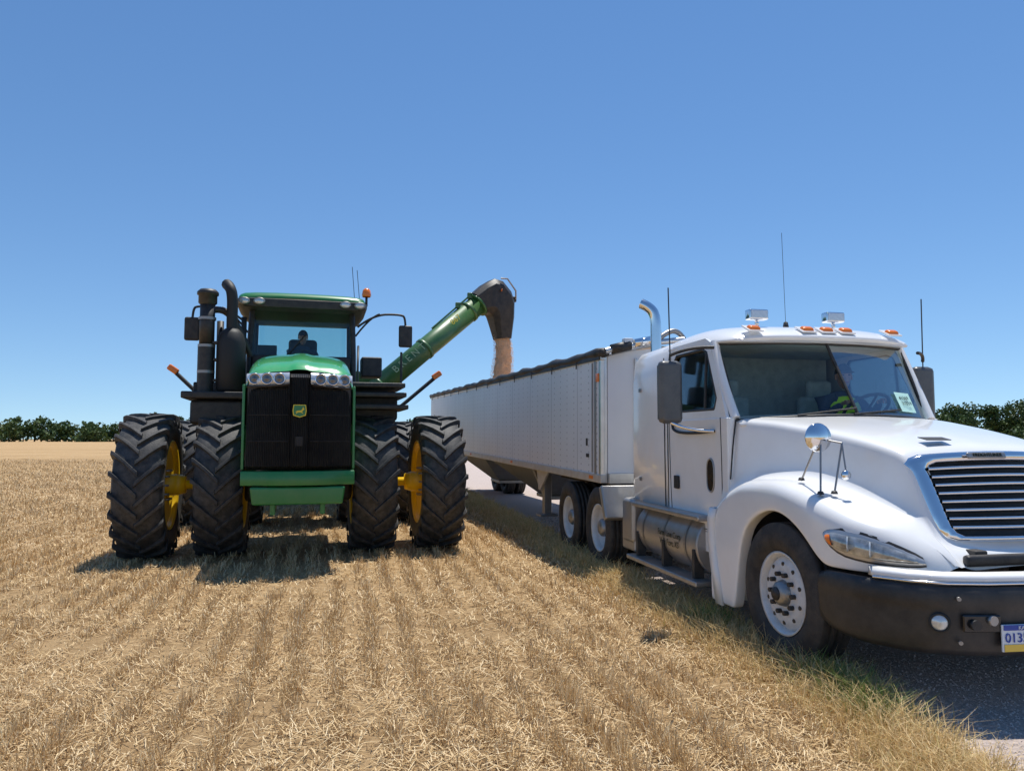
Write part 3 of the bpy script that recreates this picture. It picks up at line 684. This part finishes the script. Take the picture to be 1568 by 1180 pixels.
mk('trailer_grain',[(-.1,1.2,2.2),(-TLN+.1,1.2,2.2),(-TLN+.1,-1.2,2.2),(-.1,-1.2,2.2),(-9,0,2.75)],[(0,1,4),(1,2,4),(2,3,4),(3,0,4)],'grain',TL)
for s in (-1,1):
    box('landing_leg',(-3.0,s*1.1,.72),(.13,.13,.78),'steel',TL,.01); box('landing_foot',(-3.0,s*1.1,.33),(.3,.3,.03),'steel',TL,.005)
    mk('leg_brace',[(-3.0,s*1.06,.5),(-3.0,s*1.1,.5),(-3.9,s*1.1,1.07),(-3.9,s*1.06,1.07)],[(0,1,2,3)],'steel',TL,solid=.05)
    mk('support_gusset',[(-2.5,s*1.22,1.08),(-3.15,s*1.22,1.08),(-3.05,s*1.22,.75),(-2.95,s*1.22,.75)],[(0,1,2,3)],'rail',TL,solid=.03)
def truck_wheel(parent,x,y,z,side,dual=False,R_=.515,W=.28,front=False):
    e=empty('wheel'); e.parent=parent; e.location=(x,y,z)
    h=W/2
    def tire(o):
        lathe('tire',[(-h*.7,.30),(-h*.95,.34),(-h*1.02,.41),(-h*.93,.47),(-h*.82,R_-.008),(-h*.8,R_),(-h*.42,R_),(-h*.41,R_-.012),(-h*.36,R_-.012),(-h*.35,R_+.002),(-.012,R_+.003),(-.01,R_-.01),(.01,R_-.01),(.012,R_+.003),(h*.35,R_+.002),(h*.36,R_-.012),(h*.41,R_-.012),(h*.42,R_),(h*.8,R_),(h*.82,R_-.008),(h*.93,.47),(h*1.02,.41),(h*.95,.34),(h*.7,.30)],'rubber2',e,64,loc=(0,o,0))
    tire(0)
    if dual: tire(-side*(W+.05))
    s=side
    lathe('rim_lip',[(s*h*.68,.295),(s*(h*.80),.305),(s*(h*.76),.285),(s*h*.4,.27),(s*h*.0,.265)],'rimwhite',e,48)
    if front:
        lathe('rim_disc',[(s*h*.35,.272),(s*h*.62,.235),(s*h*.70,.20),(s*h*.66,.15),(s*h*.66,.09)],'rimwhite',e,48)
        lathe('hub',[(s*h*.6,.10),(s*h*.95,.085),(s*h*1.1,.06),(s*h*1.12,0)],'steel',e,24)
        lathe('hubcap',[(s*h*1.12,.05),(s*h*1.22,.045),(s*h*1.24,0)],'black',e,24)
        for i in range(10):
            a=i*.6283; q=.142; cyl('lug_nut',(q*math.cos(a),s*h*.62,q*math.sin(a)),(q*math.cos(a),s*h*.92,q*math.sin(a)),.018,'black',e,seg=6)
        for i in range(10):
            a=i*.6283+.31; q=.212; cyl('hand_hole',(q*math.cos(a),s*(h*.63),q*math.sin(a)),(q*math.cos(a),s*(h*.67+.004),q*math.sin(a)),.016,'black',e,seg=12)
    else:
        lathe('rim_disc',[(s*h*.2,.268),(-s*h*.2,.24),(-s*h*.5,.2),(-s*h*.55,.15),(-s*h*.55,.05)],'rimwhite',e,48)
        lathe('hub',[(-s*h*.6,.13),(s*h*.5,.11),(s*h*.7,.08),(s*h*.72,0)],'steel',e,24)
        for i in range(10):
            a=i*.6283; q=.142; cyl('lug_nut',(q*math.cos(a),-s*h*.55,q*math.sin(a)),(q*math.cos(a),-s*h*.25,q*math.sin(a)),.018,'steel',e,seg=6)
    return e
for X in (-13.0,-14.25):
    for s in (-1,1): truck_wheel(TL,X,s*1.08,.515-.0183*abs(X),s,True)

# ================================================================== TRUCK
TK=empty('semi_truck_tractor',(3.12,5.87,0),(0,0,R(-78)))
for s in (-1,1):
    truck_wheel(TK,0.03,s*1.05,.515,s,False,front=True)
    for X in (-4.15,-5.5): truck_wheel(TK,X,s*1.06,.515,s,True)
    box('frame_rail',(-2.6,s*.43,.82),(7.4,.09,.27),'frame',TK,.01)
cyl('front_axle',(0,-1,.5),(0,1,.5),.06,'frame',TK)
for X in (-4.15,-5.5): 
    cyl('drive_axle',(X,-1,.515),(X,1,.515),.09,'frame',TK); lathe('differential',[(-.25,.0),(-.2,.15),(0,.22),(.2,.15),(.25,0)],'frame',TK,20,loc=(X,0,.515))
box('fifth_wheel',(-4.8,0,1.04),(.9,.9,.1),'frame',TK,.03)
box('engine_block',(-.1,0,.95),(1.3,.7,.8),'frame',TK,.05)
X_=[-1.0,-.9,-.78,-.66,-.6,-.5,-.35,-.15,0,.15,.35,.5,.58,.66,.75,.82,.9,.97,1.04,1.1,1.13]
def zc(x): return interp(x,[-1.,-.5,0,.4,.7,.75,.95,1.04,1.13],[1.875,1.83,1.755,1.68,1.595,1.55,1.0,.955,.86])
def zfd(x): return interp(x,[-1.0,-.9,-.75,-.5,-.2,0,.25,.5,.75,.9,1.0,1.1,1.13],[1.03,1.15,1.24,1.325,1.35,1.345,1.31,1.24,1.155,1.10,1.03,.93,.87])
def yo(x): return interp(x,[-1,.35,.55,.75,.85,.95,1.04,1.1,1.13],[1.2,1.2,1.185,1.13,1.075,1.0,.90,.82,.76])
def wh(x): return interp(x,[-1,-.9,-.5,0,.5,.75,1.13],[1.03,.99,.89,.79,.70,.65,.60])
def zb(x):
    r=.60
    if abs(x)<r: return max(.515+math.sqrt(r*r-x*x),.30 if x<0 else .80)
    return .26 if x<0 else .80
secs=[]
for x_ in X_:
    c=zc(x_);f_=zfd(x_);o=yo(x_);wv=wh(x_);bb=min(zb(x_),f_-.06)
    h3=max(c-.09,min(f_,c))
    w5=min(wv+.05,o-.11)
    half=[(0,c+.008),(.1,c+.004),(wv*.55,c-.004),(wv*.90,c-.022),(wv*.985,c-.045 if c-.045>h3 else h3+.01),(wv+.005,h3),(min(wv+.02,o-.13),h3*.6+f_*.4),(w5,h3*.15+f_*.85+.01),(min(wv+.13,o-.09),f_-.005),(o-.16,f_),(o-.06,f_-.018),(o-.012,f_-.07),(o,max(f_-.14,bb+.02)),(o,bb+.012),(o-.01,bb),(o-.09,bb+.005)]
    secs.append([(x_,yy,z) for yy,z in half[::-1]]+[(x_,-yy,z) for yy,z in half[1:]])
loft('hood_and_fenders',secs,'white',TK,sub=2)
for s in (-1,1):
    secs=[]
    for z,xa in ((1.05,-1.02),(.95,-1.06),(.75,-1.06),(.5,-1.0),(.25,-.93)):
        secs.append([(xa+.0,s*.9,z),(xa-.01,s*1.17,z),(xa+.02,s*1.2,z),(xa+.14,s*1.2,z)])
    loft('fender_rear_edge',secs,'white',TK,solid=.02)
    secs=[]
    for a in np.linspace(R(5),R(178),12): secs.append([(.62*math.cos(a),s*.55,.52+.62*math.sin(a)),(.61*math.cos(a),s*1.12,.52+.61*math.sin(a))])
    loft('wheel_well',secs,'black',TK)
    tube('hood_cut_line',[(-.88,s*1.0,1.82),(-.885,s*1.035,1.6),(-.885,s*1.06,1.3)],.006,'cast',TK)
    box('cowl_side',(-.97,s*1.03,1.42),(.16,.06,.84),'white',TK,.012)
gs0=(.80,1.565); gs1=(1.005,.985)
def gp(t,y,off=0):
    x=gs0[0]+(gs1[0]-gs0[0])*t - .10*(y/.62)**2; z=gs0[1]+(gs1[1]-gs0[1])*t - .03*(y/.62)**2*(1-t)
    n=Vector((.94,0,.34)); return (x+n.x*off,y,z+n.z*off)
def gw(t): return .66-.07*t
def outline(k,offs):
    res=[]
    W0=gw(0)*k;W1=gw(1)*k; t0=(1-k)*.65; t1=1-(1-k)*.35
    for y in np.linspace(-W0*.86,W0*.86,13): res.append((t0,y))
    res+= [(t0+.03,W0*.95),(t0+.09,W0)]
    for t in np.linspace(t0+.2,t1-.12,5): res.append((t,W0+(W1-W0)*t))
    res+=[(t1-.04,W1*.97)]
    for y in np.linspace(W1*.88,-W1*.88,13): res.append((t1,y))
    res+=[(t1-.04,-W1*.97)]
    for t in np.linspace(t1-.12,t0+.2,5): res.append((t,-(W0+(W1-W0)*t)))
    res+=[(t0+.09,-W0),(t0+.03,-W0*.95)]
    return [gp(t,y,offs) for t,y in res]
loft('grille_surround',[outline(1.0,-.04),outline(.99,.025),outline(.95,.05),outline(.87,.05),outline(.82,.035),outline(.81,.0)],'chrome',TK,closed=True)
secs=[[gp(t,y,.012) for y in np.linspace(-gw(t)*.83,gw(t)*.83,15)] for t in np.linspace(.10,.95,10)]
loft('grille_back',secs,'grillem',TK)
for i in range(8):
    t=.185+i*.094
    pts=[gp(t,y,.03) for y in np.linspace(-gw(t)*.83,gw(t)*.83,15)]
    secs=[[(p[0],p[1],p[2]+.014),(p[0]+.018,p[1],p[2]+.008),(p[0]+.016,p[1],p[2]-.008),(p[0],p[1],p[2]-.012)] for p in pts]
    loft('grille_bar',secs,'chrome',TK,closed=True)
box('grille_badge',gp(.075,-.14,.06),(.02,.30,.045),'steel',TK,.01,rot=(0,R(-20),0))
text('badge_lettering','FREIGHTLINER',.035,'letter',TK,gp(.075,-.14,.074),(R(90-20),0,R(90)))
box('hood_vent',(.60,-.30,1.652),(.09,.2,.006),'cast',TK,.002,rot=(0,R(12),0))
def band(name,xs,zl,zh,off,m,s=-1):
    secs=[]
    for x_,a,b_ in zip(xs,zl,zh):
        e_=.01; ty=(yo(x_+e_)-yo(x_-e_))/(2*e_); n=Vector((-ty,1,0)).normalized()
        cc=Vector((x_,yo(x_),0))
        pr=[]
        for q,o_ in ((0,0),(.15,off),(.5,off*1.25),(.85,off),(1,0)):
            p=cc+n*o_; pr.append((p.x-.03*q,s*p.y,a+(b_-a)*q))
        secs.append(pr)
    return loft(name,secs,m,TK)
xs=[.60,.63,.68,.74,.80,.86,.92,.98,1.03,1.07,1.095]
zh=[1.01,1.035,1.045,1.045,1.04,1.03,1.012,.985,.955,.925,.90]; zl=[.985,.955,.925,.905,.893,.885,.88,.878,.878,.882,.89]
M['hl']=mat('headlight_lens',(.42,.43,.42),.1,.45,.6,14,coat=1)
M['hlb']=mat('headlight_rim',(.5,.5,.5),.3,.6)
for s in (-1,1):
    band('headlight_seam',xs,[a-.022 for a in zl],[a+.022 for a in zh],.007,'black',s=s)
    band('headlight_bezel',xs,[a-.014 for a in zl],[a+.015 for a in zh],.013,'hlb',s=s)
    band('headlight',xs[1:-1],zl[1:-1],zh[1:-1],.022,'hl',s=s)
    band('turn_lens',[.628,.645,.665],[.965,.945,.94],[1.02,1.03,1.03],.0285,'amber',s=s)
    for x_,z_ in ((.76,.975),(.88,.955)):
        lathe('reflector_bowl',[(.0,.052),(.01,.046),(.004,.03),(.008,0)],'lens',TK,20,'x',loc=(x_+.022,s*(yo(x_)+.022),z_),rot=(0,0,-s*R(48)))
pl=[(.46,1.19),(.75,1.18),(.98,1.12),(1.16,1.0),(1.28,.84),(1.34,.62),(1.37,.35),(1.38,0)]
pl=[(x_,-y_) for x_,y_ in pl]+[(x_,y_) for x_,y_ in pl[:-1][::-1]]
secs=[]
for i,(x_,y_) in enumerate(pl):
    zb_=.37+(.08 if i in(0,len(pl)-1) else 0)
    d=Vector((x_+.2,y_*.9,0)).normalized()
    def q(o_,z): return (x_+d.x*o_,y_+d.y*o_,z)
    secs.append([q(-.12,.77),q(-.03,.795),q(.0,.775),q(.012,.70),q(.004,.655),q(.0,.65),q(.0,.5),q(-.01,.41),q(-.04,zb_),q(-.14,zb_)])
loft('front_bumper',secs,'bumper',TK,closed=True,caps=True,sub=1)
secs=[]
for x_,y_ in pl[2:-2]:
    secs.append([(x_-.07,y_*.98,.805),(x_-.03,y_*.985,.805),(x_-.03,y_*.985,.835),(x_-.08,y_*.97,.86)])
loft('valance',secs,'white',TK,closed=True,caps=True)
tube('bumper_chrome_strip',[(x_-.02,y_*.985,.80) for x_,y_ in pl[2:-2]],.008,'chrome',TK,smooth=False)
box('center_intake',(1.12,0,.90),(.06,1.15,.07),'black',TK,.02)
for s in (-1,1):
    rz=s*R(38)
    lathe('fog_lamp_ring',[(-.02,.062),(.015,.055),(.01,.045)],'cast',TK,24,'x',loc=(1.245,s*.885,.575),rot=(0,0,rz))
    lathe('fog_lamp',[(.01,.045),(.02,.03),(.022,0)],'lens',TK,24,'x',loc=(1.24,s*.882,.575),rot=(0,0,rz))
    box('bumper_recess',(1.335,s*.68,.58),(.02,.22,.10),'blackgloss',TK,.03,rot=(0,0,s*R(12)))
    cyl('tow_pin',(1.34,s*.63,.60),(1.375,s*.63,.60),.028,'steel',TK); cyl('tow_pin',(1.33,s*.73,.575),(1.36,s*.735,.575),.03,'black',TK)
    for z in (.72,.47): cyl('bumper_bolt',(1.30,s*.80,z),(1.318,s*.81,z),.012,'steel',TK,seg=10)
PY=-.43
box('licence_plate',(1.385,PY,.50),(.012,.31,.155),'plate',TK,.004,rot=(0,0,R(-5)))
box('plate_band',(1.394,PY,.56),(.003,.29,.03),'blue',TK,0,rot=(0,0,R(-5))); box('plate_low',(1.394,PY,.445),(.003,.29,.04),'platey',TK,0,rot=(0,0,R(-5)))
text('plate_number','0135 KN',.075,'blue',TK,(1.395,PY,.50),(R(90),0,R(85)))
text('plate_state','KANSAS',.030,'plate',TK,(1.397,PY,.56),(R(90),0,R(85)))
for s in (-1,1):
    mk('door',[(x_,s*1.05,z) for x_,z in [(-.90,.80),(-.90,1.84),(-2.16,1.84),(-2.16,.80)]],[(0,1,2,3)],'white',TK,solid=.05,bevel=.012)
    tube('door_seam',[(-1.02,s*1.077,1.84),(-1.0,s*1.077,1.3),(-1.02,s*1.077,.9),(-1.1,s*1.077,.82),(-2.0,s*1.077,.82),(-2.1,s*1.077,.9),(-2.12,s*1.077,1.84)],.004,'cast',TK)
    mk('cab_lower_side',[(-.95,s*1.05,.62),(-.9,s*1.05,.797),(-2.16,s*1.05,.797),(-2.16,s*1.05,.62)],[(0,1,2,3)],'white',TK,solid=.05)
    box('door_handle',(-1.93,s*1.09,1.22),(.10,.025,.13),'cast',TK,.01)
    pts=[(-1.22+.07*math.cos(a),s*1.079,1.32+.15*(abs(math.sin(a))**.6)*(1 if math.sin(a)>0 else -1)) for a in np.linspace(0,2*math.pi,25)[:-1]]
    mk('lookdown_window',pts,[tuple(range(24))],'blackgloss',TK,solid=.006)
    tube('lookdown_gasket',pts+[pts[0]],.008,'steel',TK,smooth=False)
    wf=[(-1.16,1.92),(-1.13,2.02),(-1.36,2.46),(-1.45,2.50),(-2.04,2.50),(-2.10,2.44),(-2.10,1.92)]
    mk('door_window',[(x_,s*1.035-s*(z-1.9)*.07,z) for x_,z in wf],[tuple(range(7))],'glassd',TK,solid=.006)
    tube('window_gasket',[(x_,s*1.05-s*(z-1.9)*.07,z) for x_,z in wf+[wf[0]]],.018,'black',TK,smooth=False)
    op=[(-.92,1.83),(-.98,1.95),(-1.27,2.54),(-1.40,2.60),(-2.12,2.60),(-2.2,2.56),(-2.2,1.83)]
    secs=[[(x_,s*(1.055-(z-1.83)*.07),z) for x_,z in op+[op[0]]],[(x_,s*(1.052-(z-1.83)*.07),z) for x_,z in wf+[wf[0]]]]
    loft('window_surround',secs,'white',TK,smooth=False,solid=.03)
    tube('a_pillar',[(-.90,s*.99,1.83),(-1.0,s*1.0,2.0),(-1.15,s*1.0,2.28),(-1.28,s*.985,2.55)],.042,'white',TK)
    tube('vent_bar',[(-1.36,s*1.05,1.92),(-1.38,s*1.015,2.46)],.014,'black',TK,smooth=False)
box('firewall',(-1.04,0,1.25),(.06,1.9,1.1),'interior',TK,.01); box('cab_floor',(-1.6,0,.84),(1.1,2.0,.06),'interior',TK,.01)
secs=[]
for x_,w_,zt in ((-2.19,1.065,2.66),(-2.25,1.075,2.68),(-3.1,1.075,2.66),(-3.2,1.05,2.63)):
    ring=[(x_,-w_,.92),(x_,-w_-.005,1.5),(x_,-w_,2.3),(x_,-w_+.03,zt-.12),(x_,-w_+.10,zt-.03),(x_,-w_+.3,zt)]
    ring+=[(x_,-p[1],p[2]) for p in ring[::-1]]; secs.append(ring)
loft('cab_extension',secs,'white',TK,closed=True)
mk('back_wall',[(p[0]+.0,p[1],p[2]) for p in secs[-1]],[tuple(range(len(secs[-1])))],'white',TK)
tube('extension_seam',[(-2.23,-1.078,.92),(-2.23,-1.085,1.5),(-2.23,-1.078,2.5)],.005,'cast',TK)
for z in (1.2,2.2): box('hinge',(-2.9,-1.085,z),(.06,.01,.04),'steel',TK,.002)
text('side_lettering','Farm Line',.05,'letter',TK,(-2.0,-1.08,.76),(R(90),0,0),.001)
def wp(y,t,off=0):
    yb=y*.985; xb=-.60-.33*abs(yb/1.0)**2.4; xt=-1.02-.25*abs(yb/1.0)**2.4
    return (xb+(xt-xb)*t+off,yb,1.85+(2.53-1.85)*t-(.04*abs(y)**2)*(1-t))
for s in (-1,1):
    secs=[[wp(s*yv,t) for t in np.linspace(0,1,5)] for yv in np.linspace(.015,.985,12)]
    loft('windshield_pane',secs,'glass',TK)
    o=[wp(s*yv,0,.006) for yv in np.linspace(.0,.985,10)]+[wp(s*.985,t,.006) for t in (.3,.6,1)]+[wp(s*yv,1,.006) for yv in np.linspace(.985,0,10)]
    tube('windshield_gasket',o,.017,'black',TK,smooth=False)
    tube('wiper',[wp(s*.25-.3,.02,.03),wp(s*.25+.25,.10,.03)],.008,'black',TK,smooth=False)
tube('windshield_divider',[wp(0,0,.01),wp(0,1,.01)],.014,'black',TK,smooth=False)
secs=[[ (wp(y,0)[0]+.10,y*1.02,wp(y,0)[2]-.045),(wp(y,0)[0]+.02,y,wp(y,0)[2]-.01),(wp(y,0)[0]-.12,y,wp(y,0)[2]-.02)] for y in np.linspace(-.98,.98,21)]
loft('cowl',secs,'white',TK,solid=.01)
secs=[]
for x_,w_,zb_,zt in ((-.90,.80,2.54,2.56),(-.93,.93,2.53,2.60),(-1.05,1.0,2.53,2.665),(-1.25,1.01,2.54,2.72),(-1.6,1.02,2.56,2.765),(-2.0,1.03,2.56,2.77),(-2.3,1.04,2.56,2.75),(-2.7,1.04,2.56,2.70)):
    w0=w_
    fx_=lambda y: -.12*(abs(y)/w0)**3 if x_>-1.3 else 0
    half=[(0,zt),(.4,zt-.004),(.7,zt-.018),(.86,zt-.045),(w_-.05,zb_+(zt-zb_)*.45),(w_,zb_+.01),(w_-.03,zb_),(.8,zb_-.004),(0,zb_)]
    ring=[(x_+fx_(yy),yy,z) for yy,z in half]+[(x_+fx_(yy),-yy,z) for yy,z in half[1:-1][::-1]]
    secs.append(ring)
loft('roof',secs,'white',TK,closed=True,caps=True,sub=2)
for y_ in (-.72,-.2,0,.2,.72):
    xx=-1.0-.09*abs(y_/1.0)**3
    box('clearance_lamp_base',(xx-.02,y_,2.655),(.15,.15,.015),'white',TK,.004,rot=(0,R(26),0))
    box('clearance_lamp',(xx,y_,2.66),(.10,.12,.04),'amber',TK,.015,rot=(0,R(26),0),top=(.6,.8))
for y_ in (-.52,.30):
    box('roof_work_light',(-1.32,y_,2.83),(.1,.2,.10),'chrome',TK,.015); box('roof_work_lens',(-1.265,y_,2.83),(.012,.17,.075),'lens',TK,.005)
    cyl('light_stem',(-1.32,y_,2.7),(-1.32,y_,2.80),.02,'chrome',TK)
lathe('antenna_base',[(0,.03),(.05,.02),(.06,0)],'black',TK,12,'z',loc=(-1.5,-.1,2.75))
tube('roof_antenna',[(-1.5,-.1,2.75),(-1.5,-.12,3.7)],.0022,'cast',TK)
tube('exhaust_stack',[(-3.32,-.70,1.3),(-3.32,-.70,2.9),(-3.32,-.70,3.10),(-3.34,-.74,3.24),(-3.42,-.84,3.30)],.065,'chrome',TK)
box('dashboard',(-1.12,0,1.70),(.32,1.85,.26),'interior',TK,.05)
for y_ in (-.5,.58):
    box('seat',(-1.75,y_,1.3),(.5,.5,.16),'interiorl',TK,.05); box('seat_pedestal',(-1.75,y_,1.05),(.35,.35,.4),'interior',TK,.03)
    box('seat_backrest',(-2.0,y_,1.72),(.13,.5,.75),'interiorl',TK,.05); box('headrest',(-2.0,y_,2.17),(.1,.28,.2),'interiorl',TK,.04)
box('rear_cab_wall',(-2.4,0,1.75),(.05,1.9,1.6),'interiorl',TK,.01)
box('headliner',(-1.8,0,2.545),(1.1,1.9,.02),'interiorl',TK,0)
steering(TK,(-1.30,.62,1.94),R(-38))
seated('truck_driver',TK,(-1.62,.60,1.56),[(.30,.20,.46),(.26,-.17,.44)],shirt='shirt',vest=True,head_yaw=R(-20),capm='interior')
card=[wp(.52,.08,.02),wp(.74,.08,.02),wp(.74,.34,.02),wp(.52,.34,.02)]
mk('permit_card',card,[(0,1,2,3)],'mint',TK)
text('permit_text','41369\n31024',.055,'letter',TK,wp(.63,.23,.026),(R(58),0,R(108)),.0005)
for s in (-1,1):
    my=1.42 if s<0 else 1.28
    box('mirror_housing',(-1.32,s*my,2.08),(.12,.23,.58),'mirrorback',TK,.05)
    box('mirror_glass',(-1.385,s*my,2.08),(.004,.19,.5),'mirror',TK,0)
    tube('mirror_bracket',[(-1.12,s*1.07,2.48),(-1.25,s*1.25,2.50),(-1.3,s*my,2.42)],.016,'black' ,TK)
    tube('mirror_bracket',[(-1.12,s*1.09,1.72),(-1.2,s*1.3,1.72),(-1.3,s*my,1.80)],.016,'chrome',TK)
    tube('mirror_loop',[(-1.12,s*1.09,1.72),(-1.5,s*1.1,1.7),(-1.95,s*1.1,1.72),(-2.0,s*1.1,1.8),(-2.0,s*1.08,1.9)],.014,'cast',TK)
    tube('cb_antenna',[(-1.3,s*my,2.35),(-1.3,s*(my+.01),3.05)],.006,'black',TK)
    lathe('hood_mirror',[(-.03,0),(-.03,.08),(0,.105),(.012,.10),(.015,0)],'chrome',TK,28,'x',loc=(.32,s*1.02,1.66))
    for a,b_ in (((.32,s*1.02,1.64),(.12,s*1.03,1.345)),((.32,s*1.0,1.64),(.42,s*1.08,1.26)),((.34,s*.96,1.64),(.42,s*.9,1.62)),((.42,s*.9,1.62),(.46,s*1.0,1.27))): tube('mirror_stalk',[a,b_],.007,'steel',TK,smooth=False)
    lathe('spot_mirror',[(-.02,0),(-.01,.035),(.01,.03),(.012,0)],'chrome',TK,16,'x',loc=(.50,s*.93,1.40)); tube('spot_stalk',[(.42,s*.9,1.62),(.5,s*.93,1.4)],.006,'steel',TK,smooth=False)
    for p in ((.12,s*1.03,1.345),(.42,s*1.08,1.265),(.46,s*1.0,1.27)): lathe('stalk_foot',[(0,.025),(.02,.018),(.025,0)],'black',TK,12,'z',loc=p)
    cyl('fuel_tank',(-1.35,s*.88,.66),(-2.85,s*.88,.66),.29,'tank',TK,seg=40,bevel=.02)
    for X in (-1.6,-2.1,-2.65): lathe('tank_strap',[(-.02,.296),(.02,.296)],'steel',TK,40,'x',loc=(X,s*.88,.66))
    box('upper_step',(-2.05,s*1.08,.93),(1.65,.26,.05),'tank',TK,.015); box('lower_step',(-2.1,s*1.14,.34),(1.75,.2,.05),'tank',TK,.012)
    for X in (-1.4,-2.1,-2.8): box('step_bracket',(X,s*1.13,.48),(.05,.1,.3),'frame',TK,.005)
    box('tank_fairing',(-3.12,s*.95,.72),(.35,.45,.5),'tank',TK,.05)
    box('quarter_fender',(-3.55,s*1.05,.88),(.1,.55,.42),'tank',TK,.02,rot=(0,R(-25),0))
    box('battery_box',(-3.15,s*.9,.55),(.4,.5,.35),'tank',TK,.03)
text('tank_text','Farm Line Corp\nValk Fort, KS',.085,'letter',TK,(-1.95,-1.175,.66),(R(90),0,0),.001)
box('deck_plate',(-3.6,0,.99),(.7,.8,.03),'alu',TK,.005)
print('done')
